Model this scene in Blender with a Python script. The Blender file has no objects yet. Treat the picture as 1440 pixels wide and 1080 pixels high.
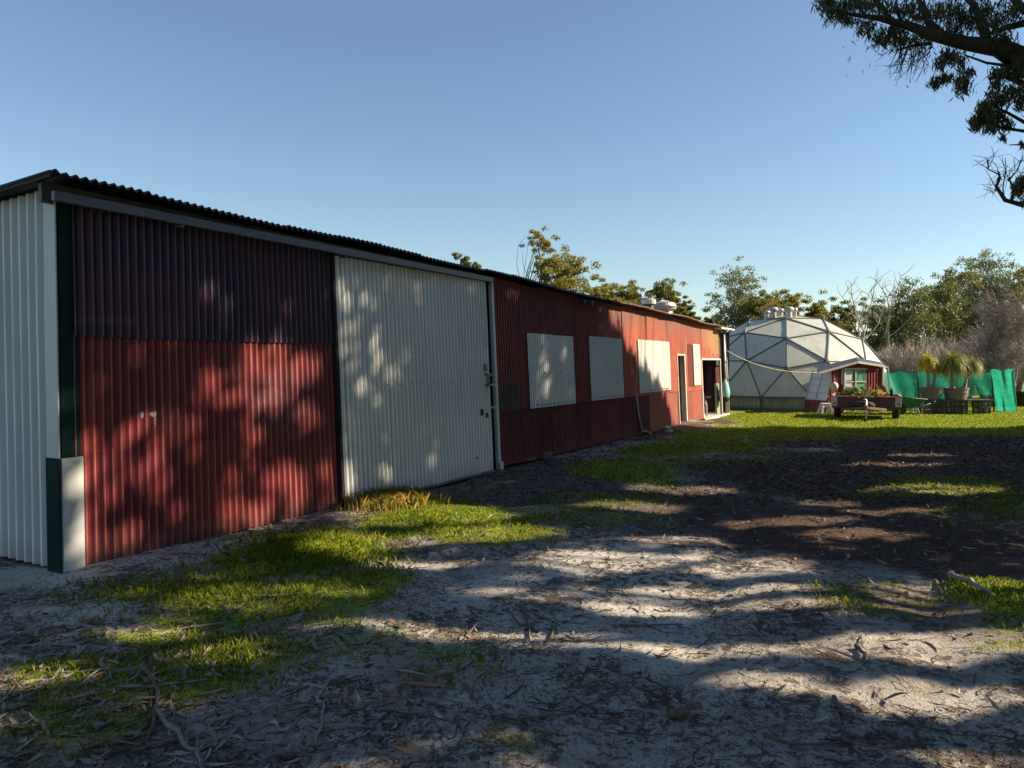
import bpy, math, random
import numpy as np
from mathutils import Vector, Matrix
S = bpy.context.scene
COL = S.collection
R = math.radians

# ------------------------------------------------------------------ camera, sky, sun, exposure
CAM_H, FPX = 1.6, 1083.0
PITCH = math.atan((540 - 509) / FPX)
cd = bpy.data.cameras.new("camera"); cam = bpy.data.objects.new("camera", cd); COL.objects.link(cam)
cd.sensor_width = 36; cd.lens = FPX / 1440 * 36; cd.clip_end = 3000; cd.clip_start = 0.05
cam.location = (0, 0, CAM_H); cam.rotation_euler = (math.pi / 2 - PITCH, 0, 0)
S.camera = cam
SUN_EL = R(30)
w = bpy.data.worlds.new("World"); S.world = w; w.use_nodes = True
nt = w.node_tree; sky = nt.nodes.new("ShaderNodeTexSky"); sky.sky_type = 'NISHITA'; sky.sun_disc = False
sky.sun_elevation = SUN_EL; sky.sun_rotation = R(90); sky.air_density = 1.0; sky.dust_density = 0.3; sky.ozone_density = 1.4; sky.altitude = 50
tint = nt.nodes.new("ShaderNodeMix"); tint.data_type = 'RGBA'; tint.blend_type = 'MULTIPLY'; tint.inputs[0].default_value = 1.0; tint.inputs[7].default_value = (0.945, 1.0, 1.0, 1)   # a slightly greener blue, as in this dry winter sky
nt.links.new(sky.outputs[0], tint.inputs[6]); nt.links.new(tint.outputs[2], nt.nodes["Background"].inputs[0]); nt.nodes["Background"].inputs[1].default_value = 0.059
sd = bpy.data.lights.new("sun", 'SUN'); sd.energy = 5.0; sd.angle = R(0.55); sd.color = (1.0, 0.84, 0.61)
so = bpy.data.objects.new("sun", sd); COL.objects.link(so); so.rotation_euler = (0, math.pi / 2 - SUN_EL, 0); so.location = (20, 0, 15)
S.view_settings.view_transform = 'Standard'; S.view_settings.look = 'None'; S.view_settings.gamma = 1
S.view_settings.use_curve_mapping = False; S.view_settings.exposure = 1.36
S.cycles.max_bounces = 8; S.cycles.transparent_max_bounces = 16

# ------------------------------------------------------------------ pixel helpers: where a point of the photograph stands
_c, _s = math.cos(PITCH), math.sin(PITCH)
def ray(x, y):
    a = (x - 720) / FPX; b = (540 - y) / FPX
    return np.array([a, _c + b * _s, -_s + b * _c])
def gnd(x, y, z=0.0):
    r = ray(x, y); return r * ((z - CAM_H) / r[2]) + np.array([0, 0, CAM_H])
def at(x, y, Y):
    r = ray(x, y); return Vector(r * Y / r[1] + np.array([0, 0, CAM_H]))

# ------------------------------------------------------------------ materials
class NT:
    def __init__(s, m): s.t = m.node_tree; s.n = s.t.nodes; s.l = s.t.links
    def node(s, k, **kw):
        n = s.n.new(k)
        for a, v in kw.items(): setattr(n, a, v)
        return n
    def link(s, a, b): s.l.new(a, b)
    def val(s, v, sock):
        if isinstance(v, (int, float)): sock.default_value = v
        elif isinstance(v, tuple): sock.default_value = v if len(v) == len(sock.default_value) else (*v, 1)
        else: s.link(v, sock)
    def math(s, op, a, b=0.0, clamp=False):
        n = s.node("ShaderNodeMath", operation=op, use_clamp=clamp); s.val(a, n.inputs[0]); s.val(b, n.inputs[1]); return n.outputs[0]
    def mix(s, f, a, b, blend='MIX'):
        n = s.node("ShaderNodeMix", data_type='RGBA', blend_type=blend); s.val(f, n.inputs[0]); s.val(a, n.inputs[6]); s.val(b, n.inputs[7]); return n.outputs[2]
    def noise(s, vec, scale, detail=4, rough=0.6, dist=0.0):
        n = s.node("ShaderNodeTexNoise"); n.inputs['Scale'].default_value = scale; n.inputs['Detail'].default_value = detail
        n.inputs['Roughness'].default_value = rough; n.inputs['Distortion'].default_value = dist
        if vec is not None: s.link(vec, n.inputs['Vector'])
        return n.outputs[0]
    def mapping(s, vec, scale, loc=(0, 0, 0), rot=(0, 0, 0)):
        n = s.node("ShaderNodeMapping"); s.link(vec, n.inputs[0]); n.inputs['Scale'].default_value = scale; n.inputs['Location'].default_value = loc; n.inputs['Rotation'].default_value = rot
        return n.outputs[0]
    def ramp(s, f, a, b):      # smooth 0..1 between a and b
        n = s.node("ShaderNodeMapRange", interpolation_type='SMOOTHSTEP'); s.val(f, n.inputs[0]); n.inputs[1].default_value = a; n.inputs[2].default_value = b; return n.outputs[0]
    def bump(s, h, strength=0.3, dist=0.02):
        n = s.node("ShaderNodeBump"); n.inputs['Strength'].default_value = strength; n.inputs['Distance'].default_value = dist; s.link(h, n.inputs['Height']); return n.outputs[0]
def new_mat(name):
    m = bpy.data.materials.new(name); m.use_nodes = True
    t = NT(m); b = t.n["Principled BSDF"]; return m, t, b
def plain(name, col, rough=0.6, var=0.25, scale=9.0, metal=0.0, dirt=None, spec=0.4):
    m, t, b = new_mat(name)
    g = t.node("ShaderNodeTexCoord").outputs['Object']
    n1 = t.noise(g, scale, 5, 0.65); n2 = t.noise(g, scale * 6, 3, 0.6)
    f = t.math('ADD', t.math('MULTIPLY', n1, 0.7), t.math('MULTIPLY', n2, 0.3))
    dark = tuple(c * (1 - var) for c in col); lite = tuple(min(1, c * (1 + var)) for c in col)
    c = t.mix(t.ramp(f, 0.3, 0.7), dark, lite)
    if dirt: c = t.mix(t.ramp(n1, 0.5, 0.72), c, dirt)
    t.link(c, b.inputs['Base Color']); b.inputs['Metallic'].default_value = metal; b.inputs['Specular IOR Level'].default_value = spec
    t.link(t.math('ADD', t.math('MULTIPLY', n2, 0.25), rough - 0.12), b.inputs['Roughness'])
    t.link(t.bump(n2, 0.15, 0.004), b.inputs['Normal'])
    return m
def sheet_paint(name, base, alt, worn, worn_amt=0.3, sheet_w=0.76, top_h=None, top_col=None, rough=0.42, seed=0.0, vstreak=1.0, blots=(), run_col=None, shade_u=None, per=0.0765, crest=0.6, crest_col=None, mud=0.35, spec=0.28):
    # painted corrugated iron: UV is metres along the wall and metres up
    m, t, b = new_mat(name)
    uv = t.node("ShaderNodeUVMap").outputs[0]
    sx = t.node("ShaderNodeSeparateXYZ"); t.link(uv, sx.inputs[0]); U, V = sx.outputs[0], sx.outputs[1]
    cell = t.math('FLOOR', t.math('DIVIDE', t.math('ADD', U, seed), sheet_w))
    row = t.math('FLOOR', t.math('DIVIDE', V, 0.885))
    wn = t.node("ShaderNodeTexWhiteNoise", noise_dimensions='2D'); cm = t.node("ShaderNodeCombineXYZ"); t.link(cell, cm.inputs[0]); t.link(row, cm.inputs[1]); t.link(cm.outputs[0], wn.inputs['Vector'])
    big = t.noise(t.mapping(uv, (1.1, 0.8, 1), (seed, 0, 0)), 1.6, 5, 0.62)
    streak = t.noise(t.mapping(uv, (16, 0.9, 1), (seed * 3, 1, 0)), 1.0, 5, 0.65)
    fine = t.noise(t.mapping(uv, (60, 18, 1)), 1.0, 3, 0.7)
    c = t.mix(t.ramp(t.math('ADD', t.math('MULTIPLY', wn.outputs[0], 0.55), t.math('MULTIPLY', big, 0.6)), 0.25, 0.9), base, alt)
    f = t.math('ADD', t.math('MULTIPLY', streak, 0.55 * vstreak), t.math('MULTIPLY', big, 0.45))
    c = t.mix(t.math('MULTIPLY', t.ramp(f, 0.62 - worn_amt * 0.5, 0.80 - worn_amt * 0.4), 0.75), c, worn)
    c = t.mix(t.math('MULTIPLY', t.ramp(fine, 0.62, 0.74), 0.45), c, tuple(x * 0.45 for x in base))
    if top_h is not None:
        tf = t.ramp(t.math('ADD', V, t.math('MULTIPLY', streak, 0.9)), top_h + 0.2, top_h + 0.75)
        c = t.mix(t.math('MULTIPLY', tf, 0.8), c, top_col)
    fr = t.math('FRACT', t.math('DIVIDE', t.math('ADD', U, seed), sheet_w)); lap = t.math('LESS_THAN', fr, 0.013)
    c = t.mix(t.math('MULTIPLY', lap, 0.6), c, tuple(x * 0.25 for x in base))
    run = t.noise(t.mapping(uv, (26, 0.45, 1), (seed * 5 + 3, 0, 0)), 1.0, 3, 0.6); rb_ = t.noise(t.mapping(uv, (1.4, .9, 1), (seed + 9, 2, 0)), 1.0, 3, 0.6)
    c = t.mix(t.math('MULTIPLY', t.math('MULTIPLY', t.ramp(run, 0.55, 0.72), t.ramp(rb_, 0.45, 0.62)), 0.55), c, run_col or tuple(x * 0.4 for x in base))
    if shade_u:  # near stretch of wall painted darker for the shade lying on it
        c = t.mix(t.math('MULTIPLY', t.ramp(t.math('ADD', U, t.math('MULTIPLY', big, 1.2)), shade_u[1], shade_u[0]), shade_u[3]), c, t.mix(streak, tuple(x * .3 for x in shade_u[2]), tuple(x * 1.9 for x in shade_u[2])))
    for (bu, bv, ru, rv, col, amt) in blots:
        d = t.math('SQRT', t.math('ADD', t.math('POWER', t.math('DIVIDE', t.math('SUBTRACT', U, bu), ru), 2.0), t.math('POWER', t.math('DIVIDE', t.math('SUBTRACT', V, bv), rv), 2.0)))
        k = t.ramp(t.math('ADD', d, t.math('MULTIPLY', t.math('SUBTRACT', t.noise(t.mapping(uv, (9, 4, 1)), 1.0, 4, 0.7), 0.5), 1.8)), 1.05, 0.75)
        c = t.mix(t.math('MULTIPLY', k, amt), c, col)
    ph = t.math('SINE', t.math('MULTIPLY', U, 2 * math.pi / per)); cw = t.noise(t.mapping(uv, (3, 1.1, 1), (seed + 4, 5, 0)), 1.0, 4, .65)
    c = t.mix(t.math('MULTIPLY', t.ramp(ph, 0.62, 0.96), t.math('MULTIPLY', t.math('ADD', .35, t.math('MULTIPLY', t.ramp(cw, .25, .7), .65)), crest)), c, crest_col or worn)  # crests painted paler: worn paint and ridge highlights in one
    c = t.mix(t.math('MULTIPLY', t.ramp(ph, -0.35, -0.95), t.math('MULTIPLY', t.ramp(cw, .8, .3), crest * .45)), c, tuple(x * .4 for x in base))  # valleys painted darker: grime and the shade between ridges
    # splash dirt near the ground
    low = t.ramp(t.math('ADD', V, t.math('MULTIPLY', big, 0.35)), 0.45, 0.12)
    c = t.mix(t.math('MULTIPLY', low, mud), c, (0.16, 0.11, 0.085))
    t.link(c, b.inputs['Base Color'])
    t.link(t.math('ADD', t.math('MULTIPLY', f, 0.35), rough), b.inputs['Roughness']); b.inputs['Specular IOR Level'].default_value = spec
    t.link(t.bump(t.math('ADD', fine, t.math('MULTIPLY', streak, 0.6)), 0.12, 0.003), b.inputs['Normal'])
    return m
def leaf_mat(name, cols, trans=0.35, rough=0.5, spec=0.35):
    m, t, b = new_mat(name)
    rnd = t.node("ShaderNodeNewGeometry").outputs['Random Per Island']
    cr = t.node("ShaderNodeValToRGB"); t.link(rnd, cr.inputs[0]); e = cr.color_ramp.elements
    while len(e) < len(cols): e.new(0.5)
    for i, c in enumerate(cols): e[i].position = i / (len(cols) - 1); e[i].color = (*c, 1)
    t.link(cr.outputs[0], b.inputs['Base Color']); b.inputs['Roughness'].default_value = rough; b.inputs['Specular IOR Level'].default_value = spec
    if trans:
        tr = t.node("ShaderNodeBsdfTranslucent"); t.link(t.mix(1.0, cr.outputs[0], (1.0, 1.0, 0.6), 'MULTIPLY'), tr.inputs[0])
        mx = t.node("ShaderNodeMixShader"); mx.inputs[0].default_value = trans
        t.link(b.outputs[0], mx.inputs[1]); t.link(tr.outputs[0], mx.inputs[2]); t.link(mx.outputs[0], t.n["Material Output"].inputs[0])
    return m
def bark(name, a, b_, scale=3.0):
    m, t, b = new_mat(name)
    o = t.node("ShaderNodeTexCoord").outputs['Object']
    n = t.noise(t.mapping(o, (scale * 2, scale * 2, scale * 0.5)), 2.0, 6, 0.7); n2 = t.noise(o, 1.3, 3, 0.5)
    c = t.mix(t.ramp(t.math('ADD', t.math('MULTIPLY', n, 0.6), t.math('MULTIPLY', n2, 0.4)), 0.35, 0.65), a, b_)
    t.link(c, b.inputs['Base Color']); b.inputs['Roughness'].default_value = 0.85; t.link(t.bump(n, 0.5, 0.03), b.inputs['Normal'])
    return m

# ------------------------------------------------------------------ mesh builder
class MB:
    def __init__(s): s.v = []; s.f = []; s.uv = []
    def add(s, vs, fs, uv=None):
        k = len(s.v); s.v += [tuple(p) for p in vs]; s.f += [tuple(i + k for i in f) for f in fs]
        s.uv += list(uv) if uv is not None else [(p[0], p[2]) for p in vs]
    def hexa(s, p):    # 8 corners: bottom ring 0-3, top ring 4-7
        s.add(p, [(3, 2, 1, 0), (4, 5, 6, 7), (0, 1, 5, 4), (1, 2, 6, 5), (2, 3, 7, 6), (3, 0, 4, 7)])
    def box(s, c, sz, rz=0.0, M=None, taper=1.0):
        x, y, z = (q / 2 for q in sz); ps = []
        for dz, k in ((-z, 1.0), (z, taper)):
            for dx, dy in ((-x, -y), (x, -y), (x, y), (-x, y)): ps.append(Vector((dx * k, dy * k, dz)))
        m = M if M is not None else Matrix.Rotation(rz, 4, 'Z')
        s.hexa([m @ p + Vector(c) for p in ps])
    def bar(s, a, b, wd, th, up=(0, 0, 1)):
        a, b = Vector(a), Vector(b); d = (b - a).normalized(); up = Vector(up)
        if abs(d.dot(up)) > 0.98: up = Vector((1, 0, 0))
        x = d.cross(up).normalized() * wd / 2; y = x.cross(d).normalized() * th / 2
        s.hexa([a - x - y, a + x - y, a + x + y, a - x + y, b - x - y, b + x - y, b + x + y, b - x + y])
    def tube(s, pts, rad, n=8, cap=True):
        pts = [Vector(p) for p in pts]; m = len(pts)
        if not hasattr(rad, '__len__'): rad = [rad] * m
        vs = []; fs = []; px = None
        for i, p in enumerate(pts):
            d = (pts[min(i + 1, m - 1)] - pts[max(i - 1, 0)]).normalized()
            if px is None: px = d.orthogonal().normalized()
            else:
                px = px - d * px.dot(d); px = px.normalized() if px.length > 1e-5 else d.orthogonal().normalized()
            py = d.cross(px)
            for k in range(n):
                a = 2 * math.pi * k / n; vs.append(p + (px * math.cos(a) + py * math.sin(a)) * rad[i])
        for i in range(m - 1):
            for k in range(n):
                k2 = (k + 1) % n; fs.append((i * n + k, i * n + k2, (i + 1) * n + k2, (i + 1) * n + k))
        if cap: fs += [tuple(range(n - 1, -1, -1)), tuple((m - 1) * n + k for k in range(n))]
        s.add(vs, fs)
    def lathe(s, prof, c, axis=(0, 0, 1), n=20):   # prof: (radius, along axis)
        c = Vector(c); ax = Vector(axis).normalized(); x = ax.orthogonal().normalized(); y = ax.cross(x); vs = []; fs = []
        for r, h in prof:
            for k in range(n):
                a = 2 * math.pi * k / n; vs.append(c + ax * h + (x * math.cos(a) + y * math.sin(a)) * r)
        for i in range(len(prof) - 1):
            for k in range(n):
                k2 = (k + 1) % n; fs.append((i * n + k, i * n + k2, (i + 1) * n + k2, (i + 1) * n + k))
        s.add(vs, fs)
    def build(s, name, mat, parent=None, smooth=False, bevel=0.0, mat2=None, nf=0):
        me = bpy.data.meshes.new(name); me.from_pydata(s.v, [], s.f); me.materials.append(mat)
        if mat2:
            me.materials.append(mat2); me.polygons.foreach_set('material_index', (np.arange(len(me.polygons)) >= nf).astype(np.int32))
        ul = me.uv_layers.new(name="UVMap"); li = np.empty(len(me.loops), np.int32); me.loops.foreach_get("vertex_index", li)
        ul.data.foreach_set("uv", np.array(s.uv, np.float32)[li].ravel())
        if smooth: me.polygons.foreach_set("use_smooth", np.ones(len(me.polygons), bool))
        me.update(); o = bpy.data.objects.new(name, me); COL.objects.link(o)
        if bevel:
            bm = o.modifiers.new("edge", 'BEVEL'); bm.width = bevel; bm.segments = 2; bm.limit_method = 'ANGLE'; bm.angle_limit = R(50)
        if parent is not None:
            o.parent = parent; o.matrix_parent_inverse = Matrix.Translation(-parent.location) if parent.parent is None else Matrix.Translation(-parent.parent.location) @ Matrix()
            if parent.parent is not None: o.matrix_parent_inverse = Matrix()
        return o
def tag(o, label, cat, group=None, kind=None):
    if kind: o['kind'] = kind
    if label: o['label'] = label
    if cat: o['category'] = cat
    if group: o['group'] = group
    return o
def thing(name, label, cat, loc=(0, 0, 0), group=None):
    o = bpy.data.objects.new(name, None); COL.objects.link(o); o.location = Vector(loc); o.empty_display_size = 0.2
    return tag(o, label, cat, group)
def np_mesh(name, V, F, mat, parent=None, smooth=False):   # V (n,3), F (m,k) equal-sided faces
    me = bpy.data.meshes.new(name); V = np.asarray(V, np.float32); F = np.asarray(F, np.int32); k = F.shape[1]
    me.vertices.add(len(V)); me.vertices.foreach_set("co", V.ravel())
    me.loops.add(F.size); me.loops.foreach_set("vertex_index", F.ravel())
    me.polygons.add(len(F)); me.polygons.foreach_set("loop_start", np.arange(0, F.size, k, dtype=np.int32)); me.polygons.foreach_set("loop_total", np.full(len(F), k, np.int32))
    me.update(calc_edges=True); me.materials.append(mat)
    if smooth: me.polygons.foreach_set("use_smooth", np.ones(len(F), bool))
    o = bpy.data.objects.new(name, me); COL.objects.link(o)
    if parent is not None: o.parent = parent; o.matrix_parent_inverse = Matrix.Translation(-parent.location)
    return o
def leaf_geo(C, D, Nn, L, Wd, bend=0.0):      # diamonds: centre, direction, side axis hint, length, width
    n = len(C); D = D / np.linalg.norm(D, axis=1, keepdims=True); Sd = np.cross(D, Nn); Sd /= np.linalg.norm(Sd, axis=1, keepdims=True) + 1e-9
    Up = np.cross(Sd, D); L = np.broadcast_to(L, n)[:, None]; Wd = np.broadcast_to(Wd, n)[:, None]; bend = np.broadcast_to(bend, n)[:, None]
    V = np.stack([C - D * L / 2 - Up * bend * L, C - D * L * .08 + Sd * Wd / 2, C + D * L / 2 - Up * bend * L, C - D * L * .08 - Sd * Wd / 2], 1).reshape(-1, 3)
    return V, np.arange(n * 4).reshape(n, 4)

# ------------------------------------------------------------------ the place: masks of ground cover, in metres
def vnoise(X, Y, s, seed=0.0):
    x = np.asarray(X, float) / s + seed * 17.3; y = np.asarray(Y, float) / s + seed * 9.1; i, j = np.floor(x), np.floor(y); a, b = x - i, y - j; a = a * a * (3 - 2 * a); b = b * b * (3 - 2 * b)
    def h(i, j): q = np.sin(i * 127.1 + j * 311.7) * 43758.5453; return q - np.floor(q)
    return (h(i, j) * (1 - a) + h(i + 1, j) * a) * (1 - b) + (h(i, j + 1) * (1 - a) + h(i + 1, j + 1) * a) * b
def fbm(X, Y, s, seed=0.0): return .5 * vnoise(X, Y, s, seed) + .3 * vnoise(X, Y, s * .45, seed + 1) + .2 * vnoise(X, Y, s * .2, seed + 2)
def ell(cx, cy, rx, ry):
    p = gnd(cx, cy); a = gnd(cx, cy - ry)[1]; b = gnd(cx, min(cy + ry, 1400))[1]
    return (p[0], (a + b) / 2, rx * p[1] / FPX, (a - b) / 2)
GRASS = [(1410,890,110,40,.44),(1260,850,120,30,.42),(640,930,90,40,.42),(940,625,140,24,1),(1050,607,200,12,1),(880,662,90,20,.75),(1400,700,120,40,.5),(1430,845,80,30,.9),(395,785,150,35,.9),(320,850,170,32,1),(600,730,120,30,.95),(490,840,90,50,.75),
         (200,940,230,60,.85),(100,1010,160,60,.55),(520,900,80,50,.5),(690,755,110,25,.65),(800,730,140,22,.5),(850,703,130,14,.4),(700,1050,150,40,.42),(1250,690,80,10,.45),(1340,730,90,20,.4),(440,780,80,25,1)]
MULCH = [(1360,865,170,60,.62),(1130,850,160,25,.5),(560,960,120,60,.5),(760,1010,120,40,.45),(1300,617,300,11,1),(1100,628,160,14,.8),(1300,690,330,70,1),(1250,760,280,55,.9),(1440,640,260,30,1),(1050,725,150,45,.75),(1440,800,220,55,.8),(1150,650,150,22,.8),(860,790,130,30,.3),(1000,591,38,9,.8),(920,606,50,8,.8),(1150,880,200,40,.25),(200,1060,330,60,.55),(60,990,120,40,.5),(110,880,120,25,.35),(300,810,90,16,.6)]
GRAVEL = [(690,680,110,26,1),(830,690,180,30,.95),(760,655,100,12,1),(900,735,170,26,.7),(1000,690,100,30,.4),(760,705,90,20,.5)]
DIRT = [(1003, 592, 34, 7, .95), (975, 602, 40, 6, .8), (900, 616, 50, 7, .7)]
SANDY = [(130,800,130,16,.8),(240,770,140,14,.6),(400,750,60,10,.5),(120,862,150,10,.9),(60,912,130,14,.9),(1130,633,60,5,.7),(1020,640,90,7,.5),(800,860,210,60,.8),(900,800,180,30,.6),(560,800,90,20,.4)]
BL = {k: [(*ell(*q[:4]), q[4]) for q in l] for k, l in (('grass', GRASS), ('mulch', MULCH), ('gravel', GRAVEL), ('sand', SANDY), ('dirt', DIRT))}
def mask(kind, X, Y):
    out = np.zeros_like(X)
    for cx, cy, rx, ry, wt in BL[kind]:
        r = np.sqrt(((X - cx) / rx) ** 2 + ((Y - cy) / ry) ** 2); k = np.clip((1.5 - r) / 1.05, 0, 1); out = np.maximum(out, wt * k * k * (3 - 2 * k))
    return out
C0 = np.array([-3.4529, 5.7543, 0]); U0 = np.array([0.49533, 0.86871, 0]); N0 = np.array([0.86871, -0.49533, 0])
def covers(X, Y):
    u = (X - C0[0]) * U0[0] + (Y - C0[1]) * U0[1]; d = (X - C0[0]) * N0[0] + (Y - C0[1]) * N0[1]
    far = np.clip((Y - 16.2) / 1.6, 0, 1) * np.clip((d - .6 + np.clip((u - 16) * .6, 0, 2)) / .8, 0, 1)
    far2 = np.clip((Y - 24) / 2, 0, 1); far = np.maximum(far, far2)
    sa = mask('sand', X, Y); mu = mask('mulch', X, Y) * (1 - far); gv = mask('gravel', X, Y)
    g = np.maximum(mask('grass', X, Y) * (1 - 0.8 * sa) * np.where(u < 17, np.clip((d - .25) / .7, 0, 1), 1), far)
    out = np.clip((np.hypot(X - 3, Y - 6) - 14) / 6, 0, 1); g = np.maximum(g, 0.75 * out)
    mu = np.maximum(mu, .42 * (1 - far)); dt = mask('dirt', X, Y); mu = np.maximum(mu, dt); g = g * (1 - dt); return g, mu * (1 - 0.85 * sa), gv, sa, u, d
def zground(X, Y):
    u = (X - C0[0]) * U0[0] + (Y - C0[1]) * U0[1]; d = (X - C0[0]) * N0[0] + (Y - C0[1]) * N0[1]
    z = 0.018 * np.sin(X * 1.7 + 0.6 * Y) * np.cos(Y * 1.3 - .4 * X) + 0.012 * np.sin(X * 4.1 - Y * 2.3) * np.sin(Y * 3.7 + 1)
    z = z + (.05 * (vnoise(X, Y, .9, 3) - .5) + .028 * (vnoise(X, Y, .35, 4) - .5) + .014 * (vnoise(X, Y, .14, 5) - .5)) * (Y < 14) * np.clip(d / .5, 0, 1)
    tx = .75 + (Y - 2.5) * .42 + .25 * np.sin(Y * .35); z = z - .030 * (np.exp(-((X - tx - .72) / .17) ** 2) + np.exp(-((X - tx + .72) / .17) ** 2)) * (Y < 14)
    z = z + 0.10 * np.exp(-((u - 16.2) / 1.8) ** 2) * np.exp(-np.maximum(d, 0) / .9) - 0.012
    z = z + 0.05 * mask('grass', X, Y) * (Y < 9)
    hi = np.hypot(X - 3, Y - 10); return z * np.clip((40 - hi) / 12, 0.15, 1) * np.where((Y > 20), .35, 1)
def axis(lo, hi, st, far):
    a = np.arange(lo, hi + 1e-6, st); g = []; x = st
    while x < far: x *= 1.35; g.append(x)
    g = np.cumsum(g); g = g[g < far * 2]; return np.concatenate([(lo - g)[::-1], a, hi + g])
gx = axis(-6, 16, 0.055, 500); gy = axis(2.4, 10, 0.04, 500); gy = np.concatenate([gy[gy <= 10.0001], np.arange(10.1, 30, .1), 30 + np.cumsum(.1 * 1.35 ** np.arange(1, 28))])
GX, GY = np.meshgrid(gx, gy); nx, ny = len(gx), len(gy)
rg = np.random.default_rng(3)
GZ = zground(GX, GY) + rg.normal(0, 0.003, GX.shape) * (np.hypot(GX, GY) < 14)
idx = np.arange(nx * ny).reshape(ny, nx); GF = np.stack([idx[:-1, :-1], idx[:-1, 1:], idx[1:, 1:], idx[1:, :-1]], -1).reshape(-1, 4)
def ground_mat():
    m, t, b = new_mat("ground_cover")
    P = t.node("ShaderNodeNewGeometry").outputs['Position']
    a = t.node("ShaderNodeAttribute", attribute_name="cover"); sp = t.node("ShaderNodeSeparateColor"); t.link(a.outputs['Color'], sp.inputs[0])
    br = t.noise(P, 3.2, 7, 0.72); br2 = t.noise(P, 14, 5, 0.7); br3 = t.noise(P, 55, 4, 0.7); br4 = t.noise(P, 170, 2, 0.6)
    mixn = t.math('ADD', t.math('MULTIPLY', br, 0.55), t.math('ADD', t.math('MULTIPLY', br2, 0.3), t.math('MULTIPLY', br3, 0.15)))
    st1 = t.noise(t.mapping(P, (9, 38, 9), rot=(0, 0, .5)), 1.0, 4, 0.75, 1.2); st2 = t.noise(t.mapping(P, (40, 11, 9), rot=(0, 0, .9)), 1.0, 4, 0.75, 1.2)
    sand = t.mix(t.ramp(br2, 0.3, 0.7), (0.40, 0.37, 0.335), (0.62, 0.585, 0.54))
    lit = t.math('MAXIMUM', t.ramp(st1, 0.53, 0.63), t.math('MAXIMUM', t.ramp(st2, 0.54, 0.64), t.ramp(br3, 0.54, 0.66)))
    duff = t.ramp(t.math('ADD', t.math('MULTIPLY', t.noise(P, 1.5, 4, .6), .55), t.math('MULTIPLY', br2, .45)), 0.44, 0.60)
    spk = t.ramp(t.math('ADD', t.math('ADD', t.math('MULTIPLY', br2, .35), t.math('ADD', t.math('MULTIPLY', br3, .45), t.math('MULTIPLY', br4, .2))), t.math('MULTIPLY', t.math('SUBTRACT', duff, .5), .16)), .50, .56)
    lit = t.math('MAXIMUM', t.math('MULTIPLY', lit, t.math('ADD', .35, t.math('MULTIPLY', duff, .65))), spk)
    sand = t.mix(t.math('MULTIPLY', lit, 0.9), sand, t.mix(br4, (0.030, 0.022, 0.017), (0.115, 0.085, 0.066)))
    mul = t.mix(t.ramp(br3, 0.35, 0.68), (0.036, 0.022, 0.018), (0.155, 0.093, 0.068)); mul = t.mix(t.ramp(br2, 0.62, 0.75), mul, (0.19, 0.15, 0.125))
    gra = t.mix(t.ramp(br4, 0.3, 0.72), (0.04, 0.038, 0.04), (0.22, 0.205, 0.20)); gra = t.mix(t.ramp(br3, .5, .7), gra, (0.07, 0.06, 0.055))
    grs = t.mix(t.ramp(mixn, 0.38, 0.62), (0.10, 0.155, 0.016), (0.25, 0.31, 0.034)); grs = t.mix(t.math('MULTIPLY', t.ramp(br2, 0.48, 0.64), .7), grs, (0.14, 0.115, 0.062))
    def thr(w_, soft=0.16): return t.ramp(t.math('ADD', w_, t.math('MULTIPLY', t.math('SUBTRACT', mixn, 0.5), 1.5)), 0.5 - soft, 0.5 + soft)
    c = t.mix(thr(sp.outputs[2]), sand, gra); c = t.mix(thr(sp.outputs[1], .34), c, mul); c = t.mix(thr(sp.outputs[0]), c, grs)
    t.link(c, b.inputs['Base Color']); b.inputs['Roughness'].default_value = 0.92; b.inputs['Specular IOR Level'].default_value = 0.15
    h = t.math('ADD', t.math('MULTIPLY', br2, 0.5), t.math('ADD', t.math('MULTIPLY', br3, 0.4), t.math('MULTIPLY', br4, 0.18)))
    t.link(t.bump(h, 0.75, 0.045), b.inputs['Normal']); return m
ground = np_mesh("ground", np.stack([GX, GY, GZ], -1).reshape(-1, 3), GF, ground_mat(), smooth=True); ground['kind'] = 'structure'
g_, m_, v_, s_, _, _ = covers(GX, GY)
ca = ground.data.color_attributes.new("cover", 'FLOAT_COLOR', 'POINT')
ca.data.foreach_set("color", np.stack([g_, m_, v_, np.ones_like(g_)], -1).astype(np.float32).ravel())

# ------------------------------------------------------------------ the shed
def W(u, h, d=0.0):
    ln = min(.05, max(0, .016 * u)); p = C0 + U0 * u + N0 * (d - ln * h); return Vector((p[0], p[1], h))
AMP, PER = 0.0125, 0.0765
def corr(mb, u0, u1, h0, h1, d=0.0, fn=W, amp=AMP, top=None, rows=3, per=PER, jag=0.0, rs=None):
    n = max(2, int((u1 - u0) / per * 8)); us = np.linspace(u0, u1, n + 1); vs = []; fs = []; uv = []
    for j in range(rows + 1):
        for u in us:
            hh = (top(u) if top else h1); b0 = h0
            if jag: b0 = h0 + jag * (math.sin(math.floor(u / .76) * 7.3) * .5)
            h = b0 + (hh - b0) * j / rows
            vs.append(fn(u, h, d + amp * math.sin(2 * math.pi * u / per) + .005 * math.sin(u * 2.3 + h * 1.9) * math.sin(h * 2.7 + u * .8))); uv.append((u, h))
    m = n + 1
    for j in range(rows):
        for i in range(n): fs.append((j * m + i, j * m + i + 1, (j + 1) * m + i + 1, (j + 1) * m + i))
    mb.add(vs, fs, uv)
EU = [-.05, 1.36, 3.33, 6.03, 10.05, 13.71, 18.63, 20.4]; EH = [2.97, 2.96, 2.95, 2.92, 2.81, 2.77, 2.63, 2.58]
def eave(u): return float(np.interp(u, EU, EH))
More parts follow.
